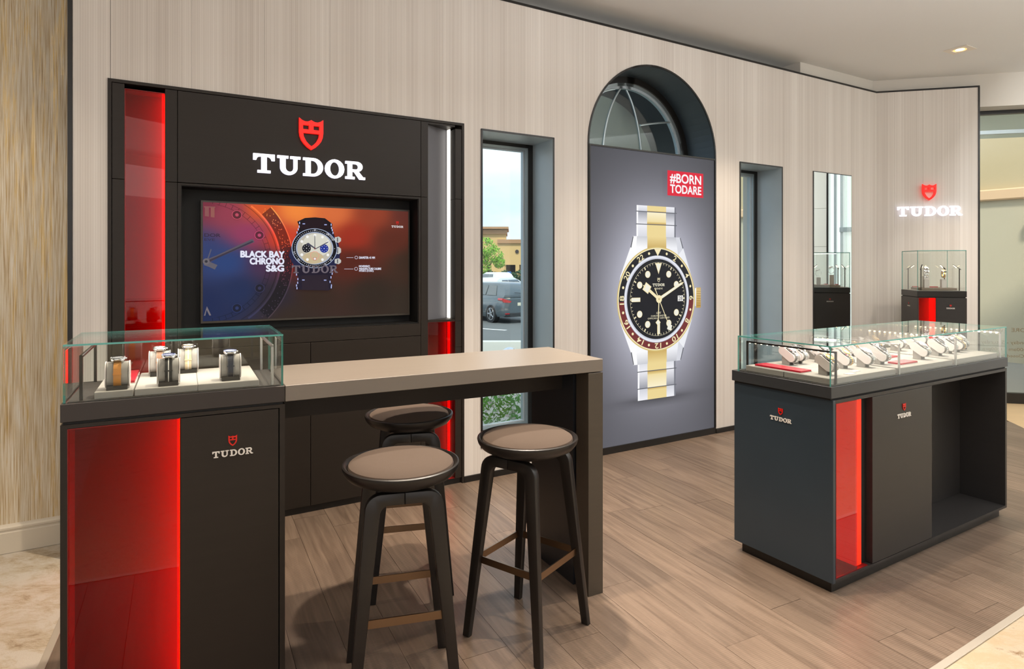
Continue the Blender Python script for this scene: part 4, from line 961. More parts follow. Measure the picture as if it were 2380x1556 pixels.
# ================================================================== BACKLIT POSTER
ps = thing('backlit_poster', 'tall backlit poster of a two-tone steel and gold watch below the arch', 'poster', W, (ARX, 0, 0))
PO = (ARX, 0, 0)
bm = NB(); a, b, c, d = .690, 2.106, .048, 2.452; t = .013
bx(bm, a, a + t, -.012, .10, c, d); bx(bm, b - t, b, -.012, .10, c, d); bx(bm, a + t, b - t, -.012, .10, d - t, d); bx(bm, a + t, b - t, -.012, .10, c, c + t * .6)
obj('frame', bm, M_BLK, ps, PO)
obj('base', bx(NB(), ARX - ARR, ARX + ARR, -.006, .268, 0, .048), M_BLK, ps, PO)
obj('back_box', bx(NB(), a + t, b - t, .0, .10, c + .005, d - .005), M_BLK, ps, PO)
pr = Print(-.001, .00022)
X0, X1, Zb, Zt = a + t, b - t, c + .008, d - t
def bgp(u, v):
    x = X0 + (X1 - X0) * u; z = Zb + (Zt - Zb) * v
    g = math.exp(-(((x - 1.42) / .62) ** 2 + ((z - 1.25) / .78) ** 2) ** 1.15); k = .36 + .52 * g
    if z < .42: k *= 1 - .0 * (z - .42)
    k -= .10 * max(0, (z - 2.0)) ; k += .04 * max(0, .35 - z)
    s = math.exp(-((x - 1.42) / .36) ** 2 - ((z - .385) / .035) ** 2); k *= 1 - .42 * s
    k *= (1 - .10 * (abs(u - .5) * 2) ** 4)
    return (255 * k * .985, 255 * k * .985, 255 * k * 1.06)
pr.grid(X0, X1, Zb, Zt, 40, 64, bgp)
wx, wz, RR = 1.402, 1.222, .437
def N(nx, nz_): return (wx + nx * RR, wz + nz_ * RR)
def pq(pts, col): pr.poly([N(*p) for p in pts], col)
def vgrad(x0, x1, z0, z1, c0, c1, taper=0.0):      # quad shaded left to right through three tones
    m_ = ((x0 + x1) / 2)
    pr.layer()
    for (a_, b_, ca, cb) in ((x0, m_, c0, c1), (m_, x1, c1, c0)):
        pr.poly([N(a_, z0), N(b_, z0), N(b_, z1), N(a_, z1)], [ca, cb, cb, ca], False)
def hgrad(x0, x1, z0, z1, c0, c1):
    pr.layer(); pr.poly([N(x0, z0), N(x1, z0), N(x1, z1), N(x0, z1)], [c0, c0, c1, c1], False)
S1, S2, S3 = (232, 234, 240), (150, 154, 164), (250, 250, 252)
G1, G2, G3 = (236, 214, 150), (190, 152, 72), (250, 240, 206)
for sg in (1, -1):      # bracelet above and below
    z = [1.10, 1.42, 1.66, 1.775] if sg > 0 else [-1.10, -1.36, -1.68, -1.90]
    w = .505 if sg > 0 else .485
    for i in range(3):
        c0, c1 = (S2, S3) if i % 2 == 0 else (S1, S2)
        hgrad(-w, w, z[i], z[i + 1], (206, 208, 216) if i != 1 else (236, 236, 242), (240, 240, 246) if i != 1 else (150, 152, 162))
        pq([(-w, z[i]), (-w + .04, z[i]), (-w + .04, z[i + 1]), (-w, z[i + 1])], (250, 250, 252)); pq([(w - .04, z[i]), (w, z[i]), (w, z[i + 1]), (w - .04, z[i + 1])], (120, 122, 132))
        hgrad(-.243, .243, z[i], z[i + 1], G1, G3 if i % 2 else G1); hgrad(-.243, .243, z[i], z[i] + (z[i + 1] - z[i]) * .22, G2, G1)
    for q in z[1:3]: pq([(-w - .02, q - .008), (w + .02, q - .008), (w + .02, q + .008), (-w - .02, q + .008)], (96, 98, 106))
    e = 1.19 if sg > 0 else -1.22
    # case with lugs
    pr.layer()
    L1 = [(-.98, 0), (-.90, .45 * sg), (-.66, .98 * sg), (-.60, e), (.62, e), (.70, .98 * sg), (.92, .45 * sg), (1.0, 0)]
    cs = [(236, 236, 242), (246, 246, 250), (252, 252, 254), (206, 208, 214), (190, 192, 200), (236, 238, 244), (220, 222, 230), (232, 234, 240)]
    pr.poly([N(*p) for p in L1], cs, False)
    pq([(-.60, e), (-.50, e), (-.53, .84 * sg), (-.66, .98 * sg)], (252, 252, 254)); pq([(.50, e), (.62, e), (.70, .98 * sg), (.56, .84 * sg)], (214, 216, 224))
    pq([(-.66, .98 * sg), (-.60, e), (-.585, e * .99), (-.64, .97 * sg)], (70, 72, 80)); pq([(.70, .98 * sg), (.62, e), (.605, e * .99), (.68, .97 * sg)], (90, 92, 100))
    hgrad(-.243, .243, .9 * sg, e, G2, G1)
# crown
hgrad(1.0, 1.05, -.17, .19, (210, 210, 214), (245, 245, 248)); hgrad(1.04, 1.17, -.205, .20, G2, (240, 214, 150))
for k in range(11): z_ = -.17 + .035 * k; pq([(1.05, z_), (1.165, z_), (1.165, z_ + .013), (1.05, z_ + .013)], (150, 112, 50))
# bezel
pr.ring(wx, wz, RR * .975, RR * 1.0, (214, 190, 120), n=90); pr.ring(wx, wz, RR * .955, RR * .978, (244, 232, 190), n=90)
pr.ring(wx, wz, RR * .80, RR * .958, (30, 32, 38), a0=-2, a1=182, n=60); pr.ring(wx, wz, RR * .80, RR * .958, (116, 48, 50), a0=182, a1=358, n=60)
pr.ring(wx, wz, RR * .76, RR * .832, (200, 203, 216), n=80); pr.ring(wx, wz, RR * .79, RR * .82, (234, 236, 244), n=80)
pr.ell(wx, wz, RR * .765, RR * .765, (22, 24, 30), 72); pr.ell(wx, wz, RR * .735, RR * .735, (28, 31, 38), 72); pr.ell(wx, wz, RR * .71, RR * .71, (20, 23, 32), 72)
CR = (246, 232, 186); CW = (240, 238, 224)
for k in range(24):
    a = radians(90 - 15 * k); 
    if k == 0: pq([(-.088, .955), (.088, .955), (0, .82)], CR)
    elif k % 2: c = N(.895 * cos(a), .895 * sin(a)); pr.ell(c[0], c[1], .0115, .0115, CR, 14)
    else: c = N(.893 * cos(a), .893 * sin(a)); t_ = str(k); pr.text(t_, c[0], c[1], h=.046, w=.036 if len(t_) == 1 else .072, col=CR, rot=a - pi / 2, bold=.012)
for k in range(60):
    a = 2 * pi * k / 60; w = .005 if k % 5 else .013; l = .66 if k % 5 else .64
    pr.poly([N(r * cos(a) - s * w * sin(a), r * sin(a) + s * w * cos(a)) for r, s in ((l, -1), (.70, -1), (.70, 1), (l, 1))], (236, 226, 190), new=(k == 0))
pr.ring(wx, wz, RR * .697, RR * .702, (214, 206, 176), n=72)
for k in (1, 2, 4, 5, 7, 8, 10, 11):
    a = radians(90 - 30 * k); c = N(.545 * cos(a), .545 * sin(a)); pr.ell(c[0], c[1], RR * .066, RR * .066, CR, 22); pr.ell(c[0], c[1], RR * .056, RR * .056, CW, 22)
pq([(-.083, .685), (.083, .685), (0, .475)], CR); pq([(-.062, .672), (.062, .672), (0, .51)], CW)
pq([(-.68, -.04), (-.46, -.04), (-.46, .04), (-.68, .04)], CR); pq([(-.67, -.03), (-.47, -.03), (-.47, .03), (-.67, .03)], CW)
pq([(-.035, -.46), (.035, -.46), (.035, -.67), (-.035, -.67)], CR); pq([(-.025, -.47), (.025, -.47), (.025, -.66), (-.025, -.66)], CW)
pq([(.50, -.055), (.645, -.055), (.645, .055), (.50, .055)], (240, 238, 232)); c = N(.572, 0); pr.text('28', c[0], c[1], h=.034, w=.046, col=(50, 56, 70))
def ptx(t, nx, nz_, h, w, **k): c = N(nx, nz_); pr.text(t, c[0], c[1], h=h * RR, w=w * RR, col=(240, 232, 200), **k)
c = N(0, .245); pr.logo(c[0], c[1], RR * .052, (244, 238, 214), (226, 216, 180)); ptx('GENEVE', 0, .20, .032, .20)
ptx('GMT', 0, -.265, .04, .12); ptx('CHRONOMETER', 0, -.318, .030, .40); ptx('OFFICIALLY CERTIFIED', 0, -.362, .030, .56)
def hand(tip, w0, w1, col, tail=.0):
    L_ = math.hypot(*tip); ux, uz = tip[0] / L_, tip[1] / L_; pq([(-ux * tail - uz * w0, -uz * tail + ux * w0), (tip[0] - uz * w1, tip[1] + ux * w1), (tip[0] + uz * w1, tip[1] - ux * w1), (-ux * tail + uz * w0, -uz * tail - ux * w0)], col)
def diamond(c, r, ang, col):
    a = radians(ang); pq([(c[0] + r * cos(a + k * pi / 2), c[1] + r * sin(a + k * pi / 2)) for k in range(4)], col)
hand((-.245, .175), .028, .028, CR); diamond((-.30, .215), .115, 12, CR); diamond((-.30, .215), .088, 12, CW); pq([(-.33, .26), (-.40, .275), (-.36, .20)], CR)
hand((.60, .292), .03, .024, CR); hand((.60, .292), .018, .014, CW); pq([(.585, .305), (.66, .32), (.60, .26)], CR)
hand((-.028, -.67), .012, .008, CR); diamond((-.022, -.445), .065, 88, CR); diamond((-.022, -.445), .048, 88, CW)
hand((.315, -.62), .009, .006, CR, tail=.24); diamond((.275, -.55), .075, 25, CW); c = N(0, 0); pr.ell(c[0], c[1], RR * .075, RR * .075, CR, 28); pr.ell(c[0], c[1], RR * .02, RR * .02, (200, 180, 120), 12)
# red slogan box
b0 = W.hit(1545, 398); b1 = W.hit(1628, 462); 
pr.poly([(b0[0], b1[1] + .002), (b1[0], b1[1] + .002), (b1[0], b0[1] + .004), (b0[0], b0[1] + .004)], (222, 34, 58))
bcx = (b0[0] + b1[0]) / 2; bw = (b1[0] - b0[0]) * .86; zz0, zz1 = b1[1], b0[1]
pr.text('#BORN', bcx, zz0 + (zz1 - zz0) * .71, h=(zz1 - zz0) * .40, w=bw, col=(248, 244, 246), fat=.0028); pr.text('TODARE', bcx, zz0 + (zz1 - zz0) * .29, h=(zz1 - zz0) * .33, w=bw, col=(248, 244, 246), fat=.0028)
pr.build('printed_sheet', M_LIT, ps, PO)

# ================================================================== MIRROR AND WALL SIGN
mr_ = thing('wall_mirror', 'narrow tall frameless mirror on the striped wall reflecting a corner showcase', 'mirror', W, (3.849, 0, .30)); MO = (3.849, 0, .30)
obj('backing', bx(NB(), 3.520, 4.178, -.006, -.0005, .30, 2.457), M_BLK, mr_, MO); obj('mirror_glass', bx(NB(), 3.528, 4.170, -.0085, -.006, .308, 2.449), M_MIRROR, mr_, MO)
sg_ = thing('illuminated_sign', 'lit white TUDOR letters with red shield on the short striped wall', 'sign', R, (.503, 0, 2.04))
emblem(sg_, .503, 2.036, .104, -.022, .018, M_LETE, M_SHRE, off=(.503, 0, 2.04), names=('lit_lettering', 'red_shield'), dz=1.62)
bm = NB()
for x in (.26, .40, .50, .62, .74): cyl(bm, (x, -.022, 2.08), (x, .0, 2.08), .004, n=8)
cyl(bm, (.46, -.022, 2.31), (.46, 0, 2.31), .004, n=8); obj('standoff_pins', bm, M_STEEL, sg_, (.503, 0, 2.04))

# ================================================================== CEILING DOWNLIGHT
dl = thing('downlight', 'square recessed ceiling spotlight glowing warm at the upper right', 'ceiling light', W, W.loc(4.245, 5.93) + (CEIL,))
bm = NB()
for q in ((-.10, -.055, -.10, .10), (.055, .10, -.10, .10), (-.055, .055, -.10, -.055), (-.055, .055, .055, .10)): bx(bm, q[0], q[1], q[2], q[3], -.006, -.0005, bv=.001)
obj('trim_plate', bm, mat('white lamp trim', (235, 226, 212), .4), dl)
bm = NB(); lathe(bm, [(.055, -.004), (.05, -.002), (.035, -.0015)], 24); obj('reflector', bm, mat('warm reflector', (255, 220, 160), .3, emit=(255, 200, 120), es=.9), dl)
obj('lamp', cyl(NB(), (0, 0, -.003), (0, 0, -.001), .036, n=24), M_LEDW, dl)

# ================================================================== SHOWCASES
def glass_box(par, x0, x1, y0, y1, z0, z1, t=.006, off=(0, 0, 0), front=True):
    """five panes with green cut edges; the top lies on the walls"""
    for d in ((x0, x1, y0, y0 + t, z0, z1 - t), (x0, x1, y1 - t, y1, z0, z1 - t), (x0, x0 + t, y0 + t, y1 - t, z0, z1 - t), (x1 - t, x1, y0 + t, y1 - t, z0, z1 - t), (x0, x1, y0, y1, z1 - t, z1)):
        pane(par, d, off=off)
def light_frame(par, x, y0, y1, z0, z1, off=(0, 0, 0), leds=0, side=-1, m=None, ls=.0025):
    bm = NB(); w = .0045
    bx(bm, x - w, x + w, y0, y0 + 2 * w, z0, z1, bv=.001); bx(bm, x - w, x + w, y1 - 2 * w, y1, z0, z1, bv=.001); bx(bm, x - w, x + w, y0, y1, z1 - 2 * w, z1, bv=.001)
    o = obj('light_frame', bm, m or M_BLK, par, off)
    bm = NB()
    for k in range(leds):
        y = y0 + .02 + (y1 - y0 - .04) * k / (leds - 1); x_ = x + side * (w + .0025)
        if side == 0: bx(bm, x - .002, x + .002, y - .003, y + .003, z1 - .0105, z1 - .0088)
        else: bx(bm, x_ - .0025, x_ + .0025, y - ls, y + ls, z1 - .006 - ls, z1 - .006 + ls)
    if leds: obj('led', bm, M_LEDW, o, off)
    return o

# ---- left showcase
LO = (-.33, .2, 0)
lc = thing('jewelry_showcase', 'dark showcase with wide red glass front at the left end of the bar table', 'display case', L, LO)
def l(nm, d, m=M_DARK, bv=.001): return box(nm, d, m, lc, LO, bv)
l('top_band', (-.656, -.001, 0, .42, 1.016, 1.073), M_BAND, .0015)
l('shadow_gap', (-.650, -.007, .008, .412, 1.008, 1.016), M_VOID, 0)
bm = NB(); bx(bm, -.656, -.638, 0, .42, .0, 1.008); bx(bm, -.019, -.001, 0, .42, 0, 1.008); bx(bm, -.638, -.019, 0, .42, .996, 1.008); bx(bm, -.638, -.019, .40, .42, 0, .996); bx(bm, -.638, -.019, 0, .40, 0, .045)
obj('carcass', bm, M_DARK, lc, LO)
l('door', (-.329, -.0225, .0, .02, .048, .993))
l('divider', (-.331, -.325, .020, .40, .045, .995))
red_niche(lc, -.637, -.332, .046, .994, .0, .13, strip=.006, off=LO, ledm=mat('strong red light strip', (255, 20, 5), .4, emit=(255, 22, 0), es=9))
emblem(lc, -.171, .848, .0215, -.0005, .003, M_LET, M_SHR, off=LO, names=('lettering', 'shield'), dz=1.6)
glass_box(lc, -.650, -.006, .006, .406, 1.073, 1.256, off=LO)
light_frame(lc, -.606, .024, .392, 1.073, 1.218, off=LO, leds=16, side=0); light_frame(lc, -.040, .024, .392, 1.073, 1.218, off=LO, leds=16, side=0, m=M_STEEL)
M_TRAYEDGE = M_SUEDE
def tray(par, x0, x1, y0, y1, z0, z1, off, m=M_SUEDE): return box('suede_tray', (x0, x1, y0, y1, z0, z1), m, par, off, .0015)
l('deck', (-.64, -.016, .016, .396, 1.073, 1.0755), M_SUEDED, 0)
tray(lc, -.571, -.465, .022, .375, 1.076, 1.098, LO); tray(lc, -.461, -.278, .022, .375, 1.076, 1.098, LO); tray(lc, -.2772, -.085, .022, .375, 1.076, 1.098, LO)
light('showcase_glow', 'AREA', L.world(-.33, .2, 1.245), 1.6, (1.0, .93, .84), rot=(0, 0, L.a), shape='RECTANGLE', size=.5, size_y=.25)

# ---- bar table
to = thing('bar_table', 'long taupe bar table with dark panel leg, joined to the left showcase', 'table', L, (.69, .25, 0)); TOf = (.69, .25, 0)
box('tabletop', (.0005, 1.381, 0, .482, 1.016, 1.073), M_TOP, to, TOf, .0015)
box('apron', (.001, 1.30, .22, .25, .906, 1.016), M_DARK, to, TOf)
bm = NB(); bx(bm, 1.301, 1.381, .0, .10, 0, 1.012, bv=.001); obj('leg_post', bm, M_TOP2 if 'M_TOP2' in globals() else mat('brown grey laminate', (74, 66, 56), .42, vary=((3, 3, 60), .08)), to, TOf)
bm = NB(); bx(bm, 1.315, 1.381, .1, .52, 0, 1.012); bx(bm, 1.300, 1.315, .125, .52, 0, 1.012); obj('leg_panel', bm, mat('blue black laminate', (40, 42, 46), .4), to, TOf)

# ---- long showcase at the right
CO = (.89, .28, 0)
rc = thing('jewelry_showcase', 'long dark showcase with glass top full of watches at the right', 'display case', C, CO)
def r_(nm, d, m=M_DARK2, bv=.001): return box(nm, d, m, rc, CO, bv)
M_DAYTINT = mat('daylight tinted laminate end', (46, 57, 66), .36, vary=((4, 4, 4), .1), bump=(900, .12))  # blue of reflected window daylight put into the end panel colour
r_('top_band', (0, 1.782, 0, .55, .897, .951), M_BAND if False else mat('graphite band', (52, 54, 56), .36), .0015)
r_('shadow_gap', (.01, 1.77, .01, .54, .888, .897), M_VOID, 0)
r_('end_panel', (.014, .034, .0, .545, .056, .888), M_DAYTINT, .001)
bm = NB(); bx(bm, .034, 1.768, 0, .02, .872, .888); bx(bm, 1.748, 1.768, 0, .545, .056, .872); bx(bm, .034, 1.748, 0, .24, .056, .070); bx(bm, .034, 1.768, .24, .545, .056, .888)
obj('carcass', bm, M_DARK2, rc, CO)
r_('door', (.333, .891, .0, .235, .072, .870))
r_('plinth', (.045, 1.74, .028, .52, 0, .056), M_BLK)
M_ORLED = mat('orange red light panel', (255, 40, 10), .4, emit=(255, 34, 4), es=1.25)
bm = NB(); bx(bm, .036, .30, .16, .165, .072, .870); bx(bm, .036, .039, .0, .16, .072, .87); bx(bm, .036, .30, .005, .16, .0705, .0735); obj('niche_lining', bm, M_REDIN, rc, CO)
obj('red_light_panel', bx(NB(), .222, .268, .018, .15, .080, .866), M_ORLED, rc, CO)
obj('niche_divider', bx(NB(), .275, .333, .03, .2, .070, .872), M_VOID, rc, CO)
obj('red_glass', bx(NB(), .040, .214, .006, .012, .074, .869), glassy('crimson glass', (.62, .012, .07), gain=1.3), rc, CO)
light('niche_glow', 'AREA', C.world(.20, .09, .47), .4, (1, .08, .03), rot=(pi / 2, 0, C.a + pi / 2), shape='RECTANGLE', size=.06, size_y=.7)
x, z = C.hit(2100, 970.5)
emblem(rc, .614, z, .0213, -.0005, .003, M_LET, M_SHR, off=CO, names=('lettering', 'shield'), dz=1.6)
z = D_Z = Fr(1.441, 2.824, 121.1).hit(1811, 981)[1]
emblem(rc, .268, z, .0198, .0135, .003, M_LET, M_SHR, off=CO, names=('lettering', 'shield'), axis='x', dz=1.6)
glass_box(rc, .004, 1.778, .004, .515, .951, 1.135, off=CO)
for x_, n_, m_, sd in ((.060, 14, M_BLK, 0), (.60, 16, M_STEEL, 0), (1.18, 16, M_STEEL, -1), (1.72, 16, M_STEEL, -1)): light_frame(rc, x_, .0115, .503, .951, 1.106, off=CO, leds=n_, m=m_, side=sd, ls=.004)
r_('deck', (.012, 1.77, .012, .507, .951, .9535), M_SUEDED, 0)
for a, b in ((.030, .58), (.615, 1.16), (1.195, 1.70)):
    tray(rc, a, b, .022, .262, .954, .982, CO); tray(rc, a, b, .266, .485, .954, .982, CO)
light('showcase_glow', 'AREA', C.world(.45, .26, 1.125), 2.2, (1.0, .90, .84), rot=(0, 0, C.a), shape='RECTANGLE', size=.75, size_y=.4)
light('showcase_glow', 'AREA', C.world(1.25, .26, 1.125), 2.2, (1.0, .90, .84), rot=(0, 0, C.a), shape='RECTANGLE', size=.75, size_y=.4)

# ---- small corner showcase
DO = (.21, .21, 0)
dc = thing('jewelry_showcase', 'small square showcase with tall glass top in the corner below the lit wall sign', 'display case', D3, DO)
def d_(nm, d, m=M_DARK2, bv=.001): return box(nm, d, m, dc, DO, bv)
d_('top_band', (0, .43, 0, .43, 1.192, 1.25), M_BLK); d_('shadow_gap', (.008, .422, .008, .422, 1.184, 1.192), M_VOID, 0)
bm = NB(); bx(bm, 0, .012, 0, .43, .05, 1.184); bx(bm, .418, .43, 0, .43, .05, 1.184); bx(bm, .012, .418, .02, .43, .05, .07); bx(bm, .012, .418, .41, .43, .05, 1.184); obj('carcass', bm, mat('near black laminate', (44, 38, 36), .4), dc, DO)
d_('door', (.168, .418, .0, .02, .052, 1.182)); d_('plinth', (.02, .41, .02, .41, 0, .05), M_BLK)
d_('divider', (.162, .168, .0, .41, .05, 1.184))
red_niche(dc, .013, .161, .052, 1.182, .0, .12, strip=.014, off=DO)
emblem(dc, .29, 1.075, .0125, -.0005, .002, M_LET, M_SHR, off=DO, dz=1.7); emblem(dc, .22, 1.085, .0125, -.0005, .002, M_LET, M_SHR, off=DO, axis='x', dz=1.7)
glass_box(dc, .003, .427, .003, .427, 1.25, 1.652, t=.006, off=DO)
d_('deck', (.012, .418, .012, .418, 1.25, 1.253), M_SUEDE, 0)
box('suede_tray', (.06, .37, .06, .34, 1.256, 1.278), mat('brown suede', (140, 124, 112), .85), dc, DO, .001)
for i, (x_, y_, ang) in enumerate(((.05, .05, 60), (.385, .05, 135), (.385, .385, 210), (.05, .385, -20))):
    bm = NB(); cyl(bm, (x_, y_, 1.253), (x_, y_, 1.47), .005, n=8); a = radians(ang); hx, hy = cos(a) * .055, sin(a) * .055
    sweep(bm, [(x_ - hx * .25, y_ - hy * .25, 1.462), (x_ + hx, y_ + hy, 1.51)], [(.007, .003)] * 2, (-sin(a), cos(a), 0), n=6); o = obj('spot_lamp', bm, M_BLK, dc, DO)
    bm = NB(); sweep(bm, [(x_ + hx * .45, y_ + hy * .45, 1.480), (x_ + hx * .95, y_ + hy * .95, 1.503)], [(.006, .001)] * 2, (-sin(a), cos(a), 0), n=6); obj('lamp_lens', bm, M_LEDW, o, DO)
light('showcase_glow', 'AREA', D3.world(.2, .2, 1.64), .7, (1, .94, .86), shape='RECTANGLE', size=.25, size_y=.25)

# ================================================================== STOOLS
def make_stool():
    r = empty('bar_stool', WORLD, (0, 0, 0))
    n = 48; bm = NB()
    lathe(bm, [(0, .735), (.10, .735), (.155, .742), (.188, .757), (.203, .776), (.2075, .790), (.2065, .7965), (.201, .799), (.195, .796), (.190, .786), (.18, .781), (0, .781)], n)
    obj('seat', bm, M_LEGW, r, smooth=True)
    bm = NB(); lathe(bm, [(0, .782), (.182, .782), (.187, .788), (.184, .797), (.170, .806), (.135, .815), (.09, .820), (.04, .822), (0, .8225)], n)
    obj('cushion', bm, M_FAB, r, smooth=True)
    a0, a1 = .188 / math.sqrt(2), .252 / math.sqrt(2)
    def leg(sx, sy):
        # half of an inverted U cut from flat stock: rail from the middle of the side, rounded shoulder, blade tapering to the foot
        xk = a0 * sx; zt = .734; rO = .055; wt_ = .058; hr = .040
        outer = [(0, zt), (xk - sx * rO, zt)] + [(xk - sx * rO + sx * rO * sin(pi / 2 * t / 6), zt - rO + rO * cos(pi / 2 * t / 6)) for t in range(1, 7)] + [(a1 * sx + sx * .012, 0)]
        rI = .030; xi = xk - sx * wt_ * .86; zi = zt - hr
        inner = [(a1 * sx - sx * .020, 0)] + [(xi - sx * rI + sx * rI * cos(pi / 2 * t / 6), zi - rI + rI * sin(pi / 2 * t / 6)) for t in range(0, 7)] + [(0, zi)]
        poly = outer + inner; n_ = len(poly); t = NB(); rings = []
        for d in (-1, 1):
            rg = []
            for (x, z) in poly:
                f = 1 - z / zt; yc = sy * (a0 * .93 + (a1 - a0 * .93) * f); hw_ = .0165 - .003 * f; rg.append(t.verts.new((x, yc + d * hw_, z)))
            rings.append(rg)
        A, B = rings; t.faces.new(A); t.faces.new(B[::-1])
        for i in range(n_): t.faces.new((A[i], B[i], B[(i + 1) % n_], A[(i + 1) % n_]))
        bmesh.ops.recalc_face_normals(t, faces=t.faces)
        eds = [e for e in t.edges if len(e.link_faces) == 2 and any(len(f.verts) > 4 for f in e.link_faces)]
        bmesh.ops.bevel(t, geom=eds, offset=.0055, segments=2, affect='EDGES', profile=.5)
        obj('leg', t, M_LEGW, r, smooth=True)
    for sx, sy in ((1, 1), (-1, 1), (1, -1), (-1, -1)): leg(sx, sy)
    bm = NB(); cyl(bm, (0, 0, .722), (0, 0, .737), .10, .12, 32); obj('seat_plate', bm, M_LEGW, r)
    k = (a0 + (a1 - a0) * (1 - .31 / .734)) - .012; w = .0025
    for d in ((-k, k, -k - w, -k + w), (-k, k, k - w, k + w), (-k - w, -k + w, -k, k), (k - w, k + w, -k, k)):
        obj('footrest_bar', bx(NB(), d[0], d[1], d[2], d[3], .296, .324), M_BRONZE, r)
    return r
st = make_stool()
for i, (x_, y_, ang, lb) in enumerate(((-.397, 2.245, 60, 'round wooden bar stool with brown fabric seat, nearest the left showcase'),
                                       (.064, 2.580, 9, 'round wooden bar stool with brown fabric seat in front of the table leg'),
                                       (-.490, 2.985, 58, 'round bar stool with dark shaded fabric seat behind the bar table'))):
    o = st if i == 0 else copy_tree(st)
    o.location = (x_, y_, 0); o.rotation_euler = (0, 0, radians(ang - 45)); tag(o, lb, 'stool', 'bar stools around the table')

# ================================================================== WATCHES ON THEIR HOLDERS
def stad(Ln, T, t):
    """point and outward normal on a stadium outline, t in 0..1 measured along its perimeter from the middle of the upper side"""
    r = T / 2; s = Ln - T; per = 2 * s + 2 * pi * r; d = (t % 1) * per
    if d <= s / 2: return (d, r), (0, 1)
    d -= s / 2
    if d <= pi * r: a = pi / 2 - d / r; return (s / 2 + r * cos(a), r * sin(a)), (cos(a), sin(a))
    d -= pi * r
    if d <= s: return (s / 2 - d, -r), (0, -1)
    d -= s
    if d <= pi * r: a = -pi / 2 - d / r; return (-s / 2 + r * cos(a), r * sin(a)), (cos(a), sin(a))
    d -= pi * r
    return (-s / 2 + d, r), (0, 1)
def make_holder(Ln, T, tilt, wid, h0, low=False):
    """cushion with two white cheeks; the long axis points to the customer (-y) and slopes down by tilt"""
    a = radians(tilt); ux, uz = -cos(a), -sin(a); vx, vz = -sin(a), cos(a); cz = h0
    def Q(p): return (p[0] * ux + p[1] * vx, cz + p[0] * uz + p[1] * vz)
    def out(g, n=40): return [Q(stad(Ln + 2 * g, T + 2 * g, k / n)[0]) for k in range(n)]
    r = empty('watch_holder', WORLD, (0, 0, 0))
    obj('cushion', prism(NB(), out(0), 'x', -wid / 2 + .003, wid / 2 - .003), M_SUEDE, r, smooth=True)
    for s in (-1, 1): obj('side_plate', prism(NB(), out(.0015), 'x', s * wid / 2 - .0015, s * wid / 2 + .0015), M_WHITE, r)
    bm = NB()
    for a_, b_ in ((-wid / 2 + .004, -.0125), (.0125, wid / 2 - .004)):        # two feet, the strap passes between them
        if low: bx(bm, a_, b_, -.030, .030, .0, .014)
        else: prism(bm, [(.030, 0), (-.012, 0), (-.012, cz - .020), (.030, cz + .005)], 'x', a_, b_)
    if low: bx(bm, -wid / 2 + .004, wid / 2 - .004, -.041, -.036, 0, .013)
    obj('stand', bm, M_SUEDE if not low else M_BLK, r)
    return r
